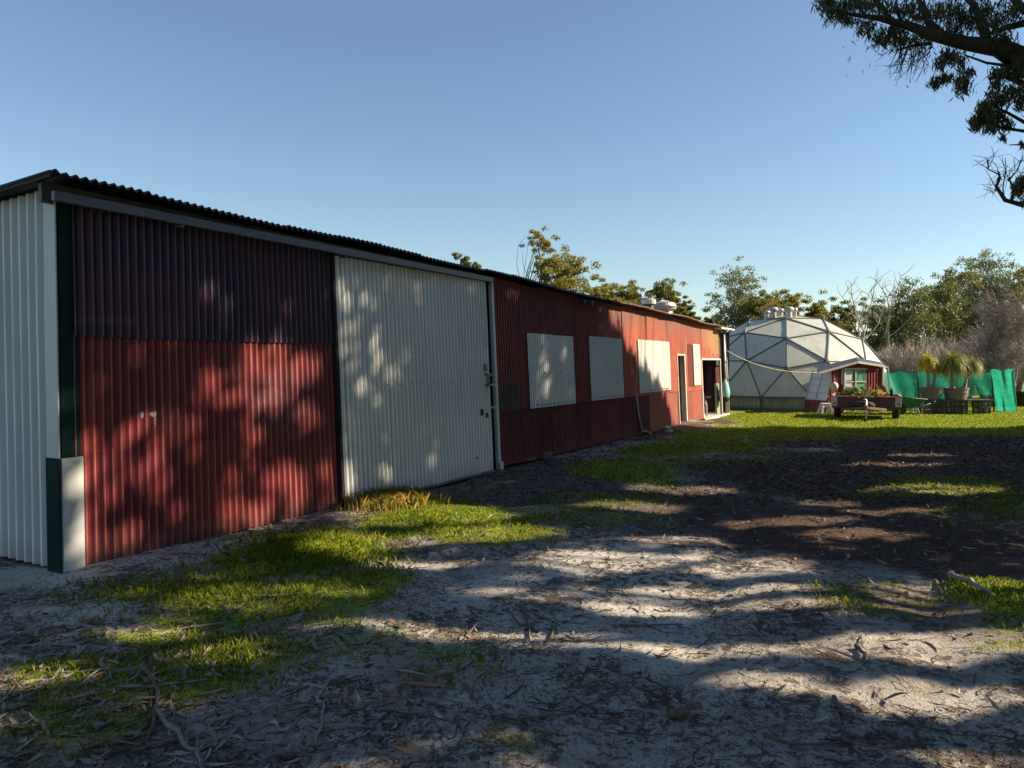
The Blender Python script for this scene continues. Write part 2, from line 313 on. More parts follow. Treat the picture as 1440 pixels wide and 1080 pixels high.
M_red = sheet_paint("bay_red_paint", (0.20, 0.026, 0.023), (0.12, 0.015, 0.022), (0.32, 0.085, 0.06), 0.20, seed=.3, crest_col=(.38, .155, .12), blots=((0.86, 1.16, .035, .022, (.7, .68, .66), .95), (0.865, 1.11, .010, .05, (.6, .58, .56), .8), (0.755, 1.16, .010, .03, (.7, .68, .66), .8), (2.35, 1.2, .55, .35, (.08, .03, .035), .6), (2.2, 1.25, .25, .10, (.30, .2, .2), .12)))
M_dark = sheet_paint("upper_dark_paint", (0.050, 0.010, 0.024), (0.024, 0.009, 0.030), (0.10, 0.025, 0.04), 0.06, seed=1.1, rough=.36, crest_col=(.17, .15, .20), crest=.7, blots=((0.5, 1.93, .35, .04, (.3, .22, .22), .15), (.7, 2.1, .8, .3, (.09, .018, .026), .5)))
M_wall = sheet_paint("weathered_red_paint", (0.52, 0.115, 0.062), (0.32, 0.055, 0.038), (0.52, 0.27, 0.19), 0.34, seed=.2, top_h=2.35, top_col=(0.26, 0.14, 0.11), crest_col=(.42, .27, .24), crest=.4, mud=.15, shade_u=(10.4, 12.9, (.12, .013, .019), .92), blots=((7.05, .95, .42, .42, (.02, .045, .04), .85), (7.0, .66, .3, .12, (.35, .36, .36), .5), (19.0, 2.2, .9, .45, (.45, .26, .09), .85), (18.0, 2.3, .5, .4, (.42, .22, .10), .6), (8.2, 2.35, 1.5, .5, (.10, .022, .03), .75), (8.0, .4, 2.2, .5, (.09, .02, .028), .7), (10.5, .4, 1.2, .5, (.10, .022, .028), .6), (13.5, 2.3, 1.1, .3, (.50, .12, .07), .55)))
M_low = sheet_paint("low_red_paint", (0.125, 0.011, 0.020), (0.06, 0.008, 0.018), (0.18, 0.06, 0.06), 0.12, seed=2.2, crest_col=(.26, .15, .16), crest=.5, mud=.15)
M_far = sheet_paint("faded_pink_paint", (0.38, 0.10, 0.07), (0.28, 0.065, 0.05), (0.45, 0.24, 0.19), 0.25, seed=3.2)
M_white = sheet_paint("white_sheet", (0.53, 0.545, 0.53), (0.46, 0.475, 0.47), (0.42, 0.41, 0.39), 0.03, seed=.6, rough=.42, crest_col=(.86, .87, .85), crest=1.0, spec=.45, run_col=(.36, .35, .33))
M_side = sheet_paint("cream_sheet", (0.46, 0.465, 0.47), (0.41, 0.415, 0.42), (0.38, 0.37, 0.36), 0.0, seed=.9, rough=.4, per=.115, crest_col=(.80, .81, .82), crest=.9, run_col=(.38, .37, .36))
M_clad = sheet_paint("cream_cladding", (0.72, 0.71, 0.66), (0.64, 0.63, 0.59), (0.5, 0.49, 0.43), 0.02, seed=1.9, rough=.45, run_col=(.5, .48, .40))
M_pale = plain("pale_flashing", (0.46, 0.48, 0.48), .45, .08, 6, dirt=(.5, .5, .48))
M_green = plain("dark_green_paint", (0.007, 0.026, 0.024), .7, .25, 7, spec=.08)
M_black = plain("black_gap", (0.012, 0.012, 0.014), .7)
M_steel = plain("galvanised_steel", (0.36, 0.38, 0.40), .45, .15, 12, metal=.45)
M_rail = plain("grey_rail_paint", (0.11, 0.115, 0.14), .45, .15, 10)
M_rust = plain("rusty_brown_iron", (0.13, 0.065, 0.045), .7, .35, 5, dirt=(.07, .045, .04))
M_roof = plain("grey_roof_iron", (0.045, 0.045, 0.058), .5, .25, 3, dirt=(.09, .06, .05))
M_wood = plain("weathered_timber", (0.17, 0.13, 0.095), .8, .35, 14)
M_conc = plain("pale_concrete", (0.40, 0.37, 0.33), .85, .2, 8)
M_inside = sheet_paint("inner_red_paint", (0.14, 0.02, 0.024), (0.11, 0.018, 0.022), (0.2, 0.06, 0.06), .1, seed=4.0)
M_alu = plain("aluminium_vent", (0.42, 0.41, 0.39), .42, .2, 9, metal=.4, dirt=(.3, .28, .25))
M_greywall = sheet_paint("grey_weathered_sheet", (0.10, 0.095, 0.085), (0.07, 0.068, 0.06), (0.17, 0.15, 0.12), .2, seed=5.0)

shed = thing("shed", "long low corrugated iron shed with red walls, white sliding door and pale cladding panels", "shed", (C0[0], C0[1], 0))
DEPTH = 6.2
def Wside(a, h, d=0.0):    # side wall: a metres back from the corner, d outward
    p = C0 - N0 * a - U0 * (d - .07); return Vector((p[0], p[1], h))
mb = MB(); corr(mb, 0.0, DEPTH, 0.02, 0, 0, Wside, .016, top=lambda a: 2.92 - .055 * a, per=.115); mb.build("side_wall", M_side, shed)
mb = MB(); corr(mb, 0, 20.2, 0.02, 0, -DEPTH, W, top=lambda u: 2.4, rows=1, per=.3); corr(mb, 0, DEPTH, 0.02, 0, -20.2, Wside, top=lambda a: 2.5, rows=1, per=.3)
mb.build("back_wall", M_dark, shed)
# corner flashings, upper and lower
def slab(mb, u0, u1, h0, h1, d0, d1, fn=W):
    mb.hexa([fn(u0, h0, d0), fn(u1, h0, d0), fn(u1, h0, d1), fn(u0, h0, d1), fn(u0, h1, d0), fn(u1, h1, d0), fn(u1, h1, d1), fn(u0, h1, d1)])
mb = MB(); slab(mb, 0.068, .215, .875, 2.80, .0, .022); mb.build("green_corner_flashing", M_green, shed)
mb = MB(); slab(mb, -.022, .125, .87, 2.80, .018, .028, Wside); mb.build("white_corner_flashing", M_pale, shed)
mb = MB(); slab(mb, 0.06, .225, 0.0, .87, .0, .036); mb.build("white_corner_flashing", M_pale, shed)
mb = MB(); slab(mb, -.036, .135, 0.0, .872, .029, .038, Wside); mb.build("green_corner_flashing", M_green, shed)
# left bay: red sheet below a dark one
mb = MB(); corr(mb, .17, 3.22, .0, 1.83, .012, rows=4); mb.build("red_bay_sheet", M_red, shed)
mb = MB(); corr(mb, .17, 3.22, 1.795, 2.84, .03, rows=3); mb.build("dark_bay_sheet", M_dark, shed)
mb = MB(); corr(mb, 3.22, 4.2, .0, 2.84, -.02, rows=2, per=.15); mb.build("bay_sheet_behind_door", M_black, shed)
for q in ((3.09, 3.135, .01, 2.78, .035, .085), (6.255, 6.29, .03, 2.78, .035, .085), (6.0, 6.49, .0, 2.83, -.06, -.03)): mb = MB(); slab(mb, *q); mb.build("dark_gap_fill", M_black, shed)  # black slabs stand in for the dark gaps at the door edges
# white sliding door
mb = MB(); corr(mb, 3.125, 6.27, .03, 2.765, .10, rows=4); nf = len(mb.f)
rr = random.Random(4)
for k in range(14):
    q = W(3.25 + k * .225, 1.33 + rr.uniform(-.006, .006), .109); mb.lathe([(.0, .009), (.006, .007), (.009, .0)], q, N0, 8)
door = mb.build("sliding_door", M_white, shed, mat2=M_black, nf=nf); door['label'] = "white corrugated sliding door"
mb = MB(); mb.tube([W(6.235, 1.27, .11), W(6.245, 1.27, .19), W(6.26, 1.25, .205), W(6.27, .97, .205), W(6.26, .94, .19), W(6.25, .94, .11)], .014, 10); mb.build("pull_handle", M_pale, door, smooth=True)
mb = MB(); mb.bar(W(6.12, 1.42, .125), W(6.29, 1.42, .125), .05, .03); mb.tube([W(6.16, 1.40, .14), W(6.15, 1.30, .15), W(6.17, 1.27, .15)], .012, 8); slab(mb, 6.11, 6.17, 1.47, 1.57, .10, .13); slab(mb, 6.13, 6.17, 1.24, 1.30, .10, .13); mb.build("latch", M_rail, door)
for q in ((5.96, 6.03, .84, .93), (6.10, 6.15, .80, .87), (5.80, 5.82, .24, .27)): mb = MB(); slab(mb, *q, .106, .116); mb.build("dark_hole_patch", M_black, door)  # black patches stand in for dark holes in the door
mb = MB(); mb.bar(W(3.13, .012, .1), W(6.26, .025, .1), .05, .03); mb.build("bottom_rail", M_rail, door)
# rail and fascia above
mb = MB(); mb.bar(W(-.03, 2.815, .13), W(6.40, 2.80, .13), .045, .075); mb.bar(W(1.05, 2.80, .135), W(1.09, 2.80, .135), .07, .10); mb.bar(W(3.2, 2.80, .135), W(3.24, 2.80, .135), .07, .10); mb.build("door_rail", M_rail, shed, bevel=.006)
mb = MB()
for k in range(40):
    u = -.05 + k * .51
    if u > 6.0: break
    mb.bar(W(u, eave(u) - .115, .0), W(u + .51, eave(u + .51) - .115, .0), .04, .15)
mb.build("fascia", M_roof, shed)
mb = MB(); slab(mb, 6.49, 6.555, 0, 2.82, .0, .06); mb.build("door_post", M_pale, shed, bevel=.006)
mb = MB(); slab(mb, 6.47, 6.575, -.01, .12, .061, .085); mb.build("post_base", M_steel, shed)
# right wall sheets
tp = lambda u: eave(u) - .022
mb = MB(); rr = random.Random(9); u = 6.58
ops = [(15.38, 15.92, 1.76), (17.55, 19.42, 1.68)]
edges = [6.58, 7.35, 8.1, 8.86, 9.62, 10.3, 11.05, 11.8, 12.5, 13.25, 14.0, 14.7, 15.38, 15.92, 16.6, 17.1, 17.55, 18.2, 18.8, 19.42]
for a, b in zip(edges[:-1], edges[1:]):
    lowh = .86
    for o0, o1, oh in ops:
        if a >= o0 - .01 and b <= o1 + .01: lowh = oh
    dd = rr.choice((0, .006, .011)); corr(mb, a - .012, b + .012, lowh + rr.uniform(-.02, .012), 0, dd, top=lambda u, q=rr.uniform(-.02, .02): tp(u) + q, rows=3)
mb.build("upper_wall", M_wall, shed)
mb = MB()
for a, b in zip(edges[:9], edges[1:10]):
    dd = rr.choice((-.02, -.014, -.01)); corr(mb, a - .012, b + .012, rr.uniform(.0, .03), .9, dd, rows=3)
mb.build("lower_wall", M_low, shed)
mb = MB()
for a, b in zip(edges[9:12], edges[10:13]): corr(mb, a - .012, b + .012, .01, .9, -.012, rows=2)
mb.build("faded_lower_wall", M_far, shed)
mb = MB(); corr(mb, 15.92, 16.65, .05, .95, -.012, rows=2); corr(mb, 16.64, 17.55, .05, .95, -.006, rows=2); mb.build("faded_lower_wall", M_far, shed)
mb = MB(); corr(mb, 16.28, 16.68, .97, 2.06, .016); mb.build("dark_red_patch", M_red, shed)
for (a, b, h0, h1) in ((7.58, 9.32, .85, 2.065), (10.02, 11.68, .87, 2.085)):
    mb = MB(); corr(mb, a, a + (b - a) * .52, h0, h1, .03); corr(mb, a + (b - a) * .52, b, h0 + .004, h1 - .006, .0305)
    nf = len(mb.f)
    for k in range(int((b - a) / .153)):
        for hh in (h0 + .05,) + (((h0 + h1) / 2 - .04,) if k in (3, 7) else ()): mb.lathe([(.0, .012), (.009, .010), (.014, 0)], W(a + .08 + k * .153, hh, .042), N0, 8)
    o = mb.build("cladding_panel", M_white, shed, mat2=M_black, nf=nf); o['label'] = "pale grey cladding panel"
mb = MB(); corr(mb, 12.62, 14.28, .92, 2.09, .028); corr(mb, 14.26, 14.74, .93, 2.085, .036); nf = len(mb.f)
for k in range(13): mb.lathe([(.0, .012), (.009, .010), (.014, 0)], W(12.7 + k * .153, .97, .04), N0, 8)
o = mb.build("cladding_panel", M_clad, shed, mat2=M_black, nf=nf); o['label'] = "sunlit cream cladding panel"
mb = MB(); corr(mb, 16.69, 17.36, .98, 2.075, .03); o = mb.build("cladding_panel", M_clad, shed); o['label'] = "narrow cream cladding panel"
# doorway
mb = MB(); slab(mb, 15.92, 15.99, .06, 1.79, -.09, .035); slab(mb, 15.345, 15.385, .06, 1.76, -.05, .03); slab(mb, 15.345, 15.99, 1.76, 1.80, -.05, .03); mb.build("door_frame", M_conc, shed)
mb = MB(); mb.hexa([W(15.385, .08, -.04), W(15.43, .08, -.04), W(15.55, .08, -.75), W(15.50, .08, -.75), W(15.385, 1.74, -.04), W(15.43, 1.74, -.04), W(15.55, 1.74, -.75), W(15.50, 1.74, -.75)]); o = mb.build("side_door", M_wood, shed)
mb = MB(); mb.lathe([(.0, .05), (.03, .04), (.03, .015), (.012, .0)], W(15.50, .95, -.3), U0, 10); mb.build("door_knob", M_steel, o)
# alcove at the far end
mb = MB(); corr(mb, 17.3, 20.1, .05, 1.9, -.75, rows=2); mb.build("alcove_back_wall", M_inside, shed)
mb = MB(); slab(mb, 17.50, 17.56, .06, 1.70, -.74, .02); slab(mb, 17.50, 19.46, 1.655, 1.70, -.03, .03); mb.build("alcove_frame", M_pale, shed)
mb = MB(); slab(mb, 19.42, 19.48, .04, 1.68, -.03, .03); mb.build("alcove_post", M_conc, shed)
mb = MB(); corr(mb, 19.47, 20.05, 1.5, 0, -.10, top=lambda u: 2.56); mb.build("end_sheet", M_greywall, shed)
mb = MB(); corr(mb, 19.55, 20.02, .98, 1.45, -.15, rows=1); mb.build("red_end_board", M_inside, shed)
mb = MB(); slab(mb, 19.60, 20.0, .05, .97, -.22, -.17); mb.build("green_end_board", plain("pale_green_board", (.20, .25, .18), .6), shed)
for u, m_ in ((20.06, M_steel), (20.26, M_pale)):
    mb = MB(); mb.tube([W(u, -.02, .0), W(u, 2.62, .0)], .035, 10); mb.build("end_post", m_, shed, smooth=True)
mb = MB(); slab(mb, 17.5, 20.15, -.05, .06, -.8, .06); mb.build("floor_slab", M_conc, shed)
mb = MB(); slab(mb, 18.9, 20.45, 2.555, 2.60, -.12, .24); mb.build("end_beam", M_pale, shed)
# roof: corrugations run from front to back, so the front edge is wavy
def roof(u0, u1, name, mat, ov=.22, amp=.014, dz=0.0):
    mb = MB(); n = int((u1 - u0) / PER * 8); vs = []; fs = []; uv = []
    ds = (ov, -.6, -3, -DEPTH - .2)
    for dl in (0, -.012):
        for d in ds:
            for i in range(n + 1):
                u = u0 + (u1 - u0) * i / n; h = eave(u) - .055 * (ov - d) / 1.0 + dz
                p = W(u, h, d); p.z = h + amp * math.sin(2 * math.pi * u / PER) + dl + .008 * math.sin(u * 2.1) + (.012 * math.sin(math.floor(u / .76) * 5.1) if d == ov else 0); vs.append(p); uv.append((u, d))
    m = n + 1
    for j in range(3):
        for i in range(n): fs.append((j * m + i, j * m + i + 1, (j + 1) * m + i + 1, (j + 1) * m + i))
    k = 4 * m
    for i in range(n): fs.append((i, k + i, k + i + 1, i + 1))
    mb.add(vs, fs, uv); return mb.build(name, mat, shed, smooth=True)
roof(-.10, 10.4, "roof", M_roof); roof(10.35, 20.5, "rusty_roof", M_rust, dz=.004)
mb = MB()
for a in np.arange(0, DEPTH, .5): mb.bar(Wside(a - .2, eave(0) - .055 * a - .012, .145), Wside(a + .3, eave(0) - .055 * (a + .5) - .012, .145), .03, .05)
mb.build("barge_board", M_black, shed)
for d_, zz in ((-.6, -.1), (-3, -.24)):
    pass
mb = MB(); mb.box(W(9.67, 2.70, .10), (.10, .12, .07), -.6); mb.lathe([(0, .09), (.05, .09), (.055, 0), (.03, -.03)], W(9.80, 2.70, .16), (0.7, -.6, -.3), 12); mb.build("security_light", M_roof, shed, bevel=.01)
mb = MB(); mb.tube([W(12.35, .90, .04), W(12.45, .45, .045), W(12.62, .09, .05), W(12.72, .10, .09), W(12.80, .04, .16), W(12.85, -.03, .2)], .014, 8); mb.build("drain_pipe", M_steel, shed, smooth=True)
# roof vents of the shed
def on_roof(px, py, d):
    r = ray(px, py); O = np.array([0, 0, CAM_H]); t = ((C0 + d * N0 - O) @ N0) / (r @ N0); return Vector(O + r * t)
p = on_roof(912, 436, -.9); p.z -= .25; mb = MB(); mb.lathe([(.13, -.1), (.13, .36), (.12, .40)], p, n=16); o = mb.build("roof_flue", M_roof, shed, smooth=True)
mb = MB(); mb.lathe([(.135, .385), (.19, .40), (.19, .50), (.16, .53), (0, .54)], p, n=18); mb.build("flue_cap", M_alu, o)
p = on_roof(935, 436, -.9); p.z -= .15; mb = MB(); mb.lathe([(.30, -.1), (.22, .0), (.20, .12)], p, n=18); o = mb.build("whirly_vent", M_alu, shed, smooth=True)
mb = MB()
for k in range(28):
    a0 = 2 * math.pi * k / 28; pr = [(.20, .12), (.29, .18), (.32, .26), (.28, .34), (.16, .40), (.02, .42)]; vs = []
    for i, (r_, h_) in enumerate(pr):
        for da in (0, .2): vs.append(p + Vector((r_ * math.cos(a0 + da + .12 * i), r_ * math.sin(a0 + da + .12 * i), h_ - (.015 if da else 0))))
    mb.add(vs, [(2 * i, 2 * i + 1, 2 * i + 3, 2 * i + 2) for i in range(5)])
mb.lathe([(.19, .12), (.27, .19), (.295, .26), (.26, .33), (.14, .385), (.0, .40)], p, n=28); mb.build("turbine", M_alu, o)
p = on_roof(886, 432, -1.1); p.z -= .12; mb = MB(); mb.lathe([(.34, -.05), (.30, .08), (.20, .15), (0, .17)], p, n=18); mb.build("low_roof_vent", M_alu, shed, smooth=True)

# small things about the shed
def hang(label, name, cat, mb, mat, loc, **k):
    o = mb.build(name, mat, None, **k); return tag(o, label, cat)
p = W(18.35, 1.42, -.55); mb = MB(); mb.lathe([(0, .20), (.10, .18), (.16, .08), (.17, -.05), (.15, -.16), (.08, -.22)], p, (.1, -.2, 1), 14); mb.box(p + Vector((-.06, -.12, -.05)), (.16, .10, .22), .3)
o = mb.build("backpack", M_black, None, smooth=True); tag(o, "black bag hanging on the red wall inside the open alcove", "bag")
mb = MB(); mb.tube([p + Vector((-.08, -.1, .16)), p + Vector((-.16, -.14, .20)), p + Vector((-.2, -.14, .08)), p + Vector((-.18, -.13, -.02))], .018, 8)
o2 = mb.build("strap", M_pale, None); o2.parent = o
mb = MB(); mb.box(p + Vector((.10, -.16, -.12)), (.05, .05, .26), .2); o2 = mb.build("reflector_strip", M_pale, None); o2.parent = o
p = W(18.0, .10, -.25); mb = MB(); mb.tube([p, p + Vector((.01, 0, .5)), p + Vector((-.02, 0, .95))], [.03, .028, .02], 8); stand = thing("tap_stand", "weathered timber stand with a crossed tap handle under the open alcove", "tap stand", p)
mb.build("post", M_conc, stand, smooth=True); mb = MB(); mb.bar(p + Vector((-.28, -.05, .50)), p + Vector((.30, -.08, .52)), .05, .05); mb.bar(p + Vector((.1, -.06, .4)), p + Vector((.1, -.06, .62)), .05, .04); mb.build("cross_bar", M_wood, stand)
mb = MB(); mb.tube([p + Vector((.12, -.05, .5)), p + Vector((.18, -.05, .3)), p + Vector((.2, -.05, .0))], .025, 8); mb.build("side_pipe", M_conc, stand, smooth=True)
p = W(19.80, .78, .02); mb = MB(); mb.lathe([(.02, .30), (.06, .24), (.13, .10), (.17, -.08), (.16, -.24), (.08, -.32), (0, -.33)], p, (.05, 0, 1), 14); bag = mb.build("cloth_bag", plain("light_blue_cloth", (.22, .42, .46), .8, .25, 7), None, smooth=True); tag(bag, "light blue cloth bag hanging beside the shed's end post", "bag")
mb = MB(); mb.lathe([(.165, -.22), (.17, -.27), (.13, -.36), (0, -.38)], p, (.05, 0, 1), 14); o2 = mb.build("dark_lower_half", M_black, None, smooth=True); o2.parent = bag
mb = MB(); mb.tube([p + Vector((0, 0, .28)), p + Vector((.01, .02, .5)), p + Vector((0, .05, .56))], .012, 6); o2 = mb.build("drawstring", M_black, None); o2.parent = bag
q = gnd(938, 608); mb = MB(); mb.lathe([(.05, -.02), (.05, .10), (.065, .10), (.065, .14), (.05, .14), (.045, .13)], (q[0], q[1], 0), (.15, -.1, 1), 12); mb.tube([Vector((q[0] + .02, q[1], .03)), Vector((q[0] + .13, q[1] - .03, .02))], .04, 10); tag(mb.build("pipe_fitting", plain("white_plastic_pipe", (.6, .58, .52), .5), None, smooth=True), "white plastic pipe fitting standing at the foot of the red wall", "pipe")
M_brick = plain("dark_brick", (.11, .07, .06), .9, .3, 20)
for (px, py, sx, sy, sz, rz, lab) in ((727, 651, .15, .12, .15, 1.0, "dark brick standing upright beside the white door post"), (766, 644, .30, .14, .10, 1.05, "dark brick lying flat against the red wall"), (745, 648, .22, .10, .06, .9, "thin dark brick lying between the upright brick and the flat brick")):
    q = gnd(px, py); mb = MB(); mb.box((q[0], q[1], sz / 2), (sx, sy, sz), rz); tag(mb.build("brick", M_brick, None, bevel=.012), lab, "brick", "bricks along the shed wall")
q = gnd(972, 597); mb = MB()
for k in range(3): mb.box((q[0] + .02 * k, q[1] - .16 + k * .17, .06), (1.15, .15, .035), .12)
tag(mb.build("door_step", M_wood, None, bevel=.006), "dark timber plank step lying in front of the narrow doorway", "step")

# ------------------------------------------------------------------ geodesic greenhouse
dm_c = Vector((10.18, 28.7, 0)); DR, DK, DZ = 3.88, 0.925, .43
dome = thing("geodesic_greenhouse", "translucent geodesic dome greenhouse with a small red porch behind the trailer", "greenhouse", dm_c)
def ico3():
    V = [Vector((0, 0, 1))]
    for k in range(5): a = 2 * math.pi * k / 5; V.append(Vector((math.cos(a) * .894427, math.sin(a) * .894427, .447214)))
    for k in range(5): a = 2 * math.pi * (k + .5) / 5; V.append(Vector((math.cos(a) * .894427, math.sin(a) * .894427, -.447214)))
    F = [(0, 1 + k, 1 + (k + 1) % 5) for k in range(5)] + [(1 + k, 6 + k, 1 + (k + 1) % 5) for k in range(5)] + [(6 + (k - 1) % 5, 6 + k, 1 + k) for k in range(5)]
    pts = []; tris = []
    def pid(p):
        p = p.normalized()
        for i, q in enumerate(pts):
            if (q - p).length < 1e-3: return i
        pts.append(p); return len(pts) - 1
    for a, b, c in F:
        A, B, Cc = V[a], V[b], V[c]; g = {}
        for i in range(4):
            for j in range(4 - i): g[i, j] = pid((A * (3 - i - j) + B * i + Cc * j) / 3)
        for i in range(3):
            for j in range(3 - i):
                tris.append((g[i, j], g[i + 1, j], g[i, j + 1]))
                if i + j < 2: tris.append((g[i + 1, j], g[i + 1, j + 1], g[i, j + 1]))
    return pts, tris
pts, tris = ico3(); tris = [t for t in tris if all(pts[i].z > .02 for i in t)]
face_az = math.atan2(-dm_c.y, -dm_c.x) + R(.6); rot = Matrix.Rotation(face_az, 4, 'Z')
def dpt(i):
    p = pts[i].copy(); z = max(p.z, .18)
    if p.z < .3: q = Vector((p.x, p.y, 0)).normalized() * .983; p = Vector((q.x, q.y, 0)); z = .18
    p = rot @ p; return Vector((dm_c.x + p.x * DR, dm_c.y + p.y * DR, DZ + (z - .18) * DR * DK))
def panel_mat():
    m, t, b = new_mat("translucent_sheet")
    o = t.node("ShaderNodeNewGeometry").outputs['Position']; oi = t.node("ShaderNodeObjectInfo").outputs['Random']
    n = t.noise(o, 1.3, 5, .65); n2 = t.noise(t.mapping(o, (9, 9, 1.2)), 1.0, 4, .6)
    c = t.mix(t.ramp(t.math('ADD', t.math('MULTIPLY', n, .6), t.math('MULTIPLY', n2, .4)), .35, .68), (.76, .775, .735), (.55, .57, .525)); c = t.mix(t.math('MULTIPLY', oi, .55), c, (.50, .525, .49)); alg = t.noise(t.mapping(o, (3, 3, .8)), 1.0, 5, .7); c = t.mix(t.math('MULTIPLY', t.ramp(alg, .55, .72), .35), c, (.36, .39, .29))
    t.link(c, b.inputs['Base Color']); b.inputs['Roughness'].default_value = .35; b.inputs['Specular IOR Level'].default_value = .5
    tr = t.node("ShaderNodeBsdfTranslucent"); t.link(c, tr.inputs[0]); mx = t.node("ShaderNodeMixShader"); mx.inputs[0].default_value = .36
    t.link(b.outputs[0], mx.inputs[1]); t.link(tr.outputs[0], mx.inputs[2]); t.link(mx.outputs[0], t.n["Material Output"].inputs[0]); return m
M_panel = panel_mat(); M_strut = plain("grey_strut", (.13, .14, .155), .5, .15, 5, metal=.3)
edges_ = set(); rc = Vector((dm_c.x, dm_c.y, .2))
for t_ in tris:
    P = [dpt(i) for i in t_]; cen = (P[0] + P[1] + P[2]) / 3
    n = (P[1] - P[0]).cross(P[2] - P[0]).normalized()
    if n.dot(cen - rc) < 0: P = [P[0], P[2], P[1]]; n = -n
    mb = MB(); sub = []; A, B, Cc = P        # slightly bellied sheet
    for i in range(4):
        for j in range(4 - i):
            a_, b_, c_ = (3 - i - j) / 3, i / 3, j / 3; sub.append(A * a_ + B * b_ + Cc * c_ + n * (.035 * (a_ * b_ + b_ * c_ + a_ * c_) - .012))
    ix = {}; k = 0
    for i in range(4):
        for j in range(4 - i): ix[i, j] = k; k += 1
    fs = []
    for i in range(3):
        for j in range(3 - i):
            fs.append((ix[i, j], ix[i + 1, j], ix[i, j + 1]))
            if i + j < 2: fs.append((ix[i + 1, j], ix[i + 1, j + 1], ix[i, j + 1]))
    mb.add(sub, fs); mb.build("panel", M_panel, dome)
    for a_, b_ in ((0, 1), (1, 2), (0, 2)): edges_.add(tuple(sorted((t_[a_], t_[b_]))))
mb = MB()
for a_, b_ in edges_:
    A, B = dpt(a_), dpt(b_); o_ = ((A + B) / 2 - rc).normalized(); mb.bar(A + o_ * .012, B + o_ * .012, .036, .035, o_)
for i in {i for e in edges_ for i in e}:
    A = dpt(i); o_ = (A - rc).normalized(); mb.lathe([(0, .045), (.06, .04), (.07, .015), (.07, -.02)], A, o_, 10)
mb.build("strut_frame", M_strut, dome)
mb = MB(); nseg = 15; rb = DR * .983
base_i = sorted({i for e in edges_ for i in e if pts[i].z < .3}, key=lambda i: math.atan2(dpt(i).y - dm_c.y, dpt(i).x - dm_c.x))
BP = [dpt(i) for i in base_i]
for a_, b_ in zip(BP, BP[1:] + BP[:1]):
    L = (b_ - a_).length; t_ = (b_ - a_).normalized(); nn = Vector((t_.y, -t_.x, 0))
    k = int(L / PER * 6); vs = []; uv = []
    for z in (.0, DZ - .02):
        for i in range(k + 1):
            q = a_ + t_ * L * i / k + nn * .006 * math.sin(2 * math.pi * L * i / k / .15); vs.append((q.x, q.y, z)); uv.append((q.x, z))
    mb.add(vs, [(i, i + 1, k + 2 + i, k + 1 + i) for i in range(k)], uv)
def skirt_mat():
    m, t, b = new_mat("mossy_skirt"); P = t.node("ShaderNodeNewGeometry").outputs['Position']
    n = t.noise(t.mapping(P, (5, 5, 1.5)), 1.0, 5, .65); sx = t.node("ShaderNodeSeparateXYZ"); t.link(P, sx.inputs[0])
    c = t.mix(t.ramp(n, .35, .65), (.40, .39, .28), (.27, .29, .18)); c = t.mix(t.ramp(t.math('ADD', sx.outputs[2], t.math('MULTIPLY', n, .25)), .30, .12), c, (.13, .15, .07))
    t.link(c, b.inputs['Base Color']); b.inputs['Roughness'].default_value = .75; return m
mb.build("skirt", skirt_mat(), dome)
mb = MB()
for a_, b_ in zip(BP, BP[1:] + BP[:1]):
    o_ = ((a_ + b_) / 2 - dm_c); o_.z = 0; o_.normalize(); mb.bar(a_ + o_ * .03, b_ + o_ * .03, .08, .07)
    mb.bar(a_ + o_ * .03 - Vector((0, 0, DZ)), a_ + o_ * .03, .07, .06)
    mb.bar(a_ + o_ * .04 + Vector((0, 0, .03 - DZ)), b_ + o_ * .04 + Vector((0, 0, .03 - DZ)), .05, .08)
mb.build("base_rail", M_strut, dome)
for (px, y0, y1, rr_, Yv) in ((1078, 446, 437, .12, 28.0), (1087, 446, 432, .17, 28.2), (1097, 446, 434, .15, 28.6), (1109, 446, 431.5, .17, 27.9), (1117.5, 446, 433, .10, 28.1)):
    b0 = at(px, y0, Yv); top = at(px, y1, Yv).z; hgt = top - b0.z
    mb = MB(); mb.lathe([(rr_ * .72, -.30), (rr_ * .72, hgt * .62)], b0, n=14); o = mb.build("roof_vent", M_alu, dome, smooth=True)
    mb = MB(); mb.lathe([(rr_ * .7, hgt * .58), (rr_ * 1.08, hgt * .64), (rr_ * 1.1, hgt * .84), (rr_ * .7, hgt), (0, hgt * 1.03)], b0, n=14); mb.build("vent_cap", M_alu, o, smooth=True)
# porch
PA = Vector((9.82, 24.0, 0)); PBv = Vector((11.88, 24.62, 0)); fx = (PBv - PA).normalized(); fy = Vector((-fx.y, fx.x, 0)); PW = (PBv - PA).length
def PP(t, z, back=0.0): q = PA + fx * (t * PW) + fy * back; return Vector((q.x, q.y, z))
M_porch = sheet_paint("porch_red", (.22, .035, .032), (.17, .028, .03), (.3, .10, .09), .08, seed=7.)
mb = MB()
def pfn(u, h, d): q = PA + fx * u - fy * d; return Vector((q.x, q.y, h))
lead = lambda u: 1.30 + .30 * min(1, u / (.56 * PW)) - .10 * max(0, (u / PW - .56) / .44)
corr(mb, PW * .07, PW * .28, .0, 0, 0, pfn, .012, top=lambda u: lead(u) - .02, per=.11); corr(mb, PW * .28, PW * .67, 1.40, 0, 0, pfn, .012, top=lead, per=.11, rows=1); corr(mb, PW * .67, PW * .97, .0, 0, 0, pfn, .012, top=lead, per=.11)
mb.build("porch_wall", M_porch, dome)
mb = MB(); mb.add([PP(.0, 0, -.005), PP(.08, 0, -.005), PP(.17, 1.3, -.005), PP(.14, 1.3, -.005)], [(0, 1, 2, 3)]); mb.hexa([PP(-.02, 0, 0), PP(.09, 0, 0), PP(.09, 0, .03), PP(-.02, 0, .03), PP(.13, 1.28, 0), PP(.20, 1.30, 0), PP(.20, 1.30, .03), PP(.13, 1.28, .03)]); mb.build("porch_corner_board", M_porch, dome)
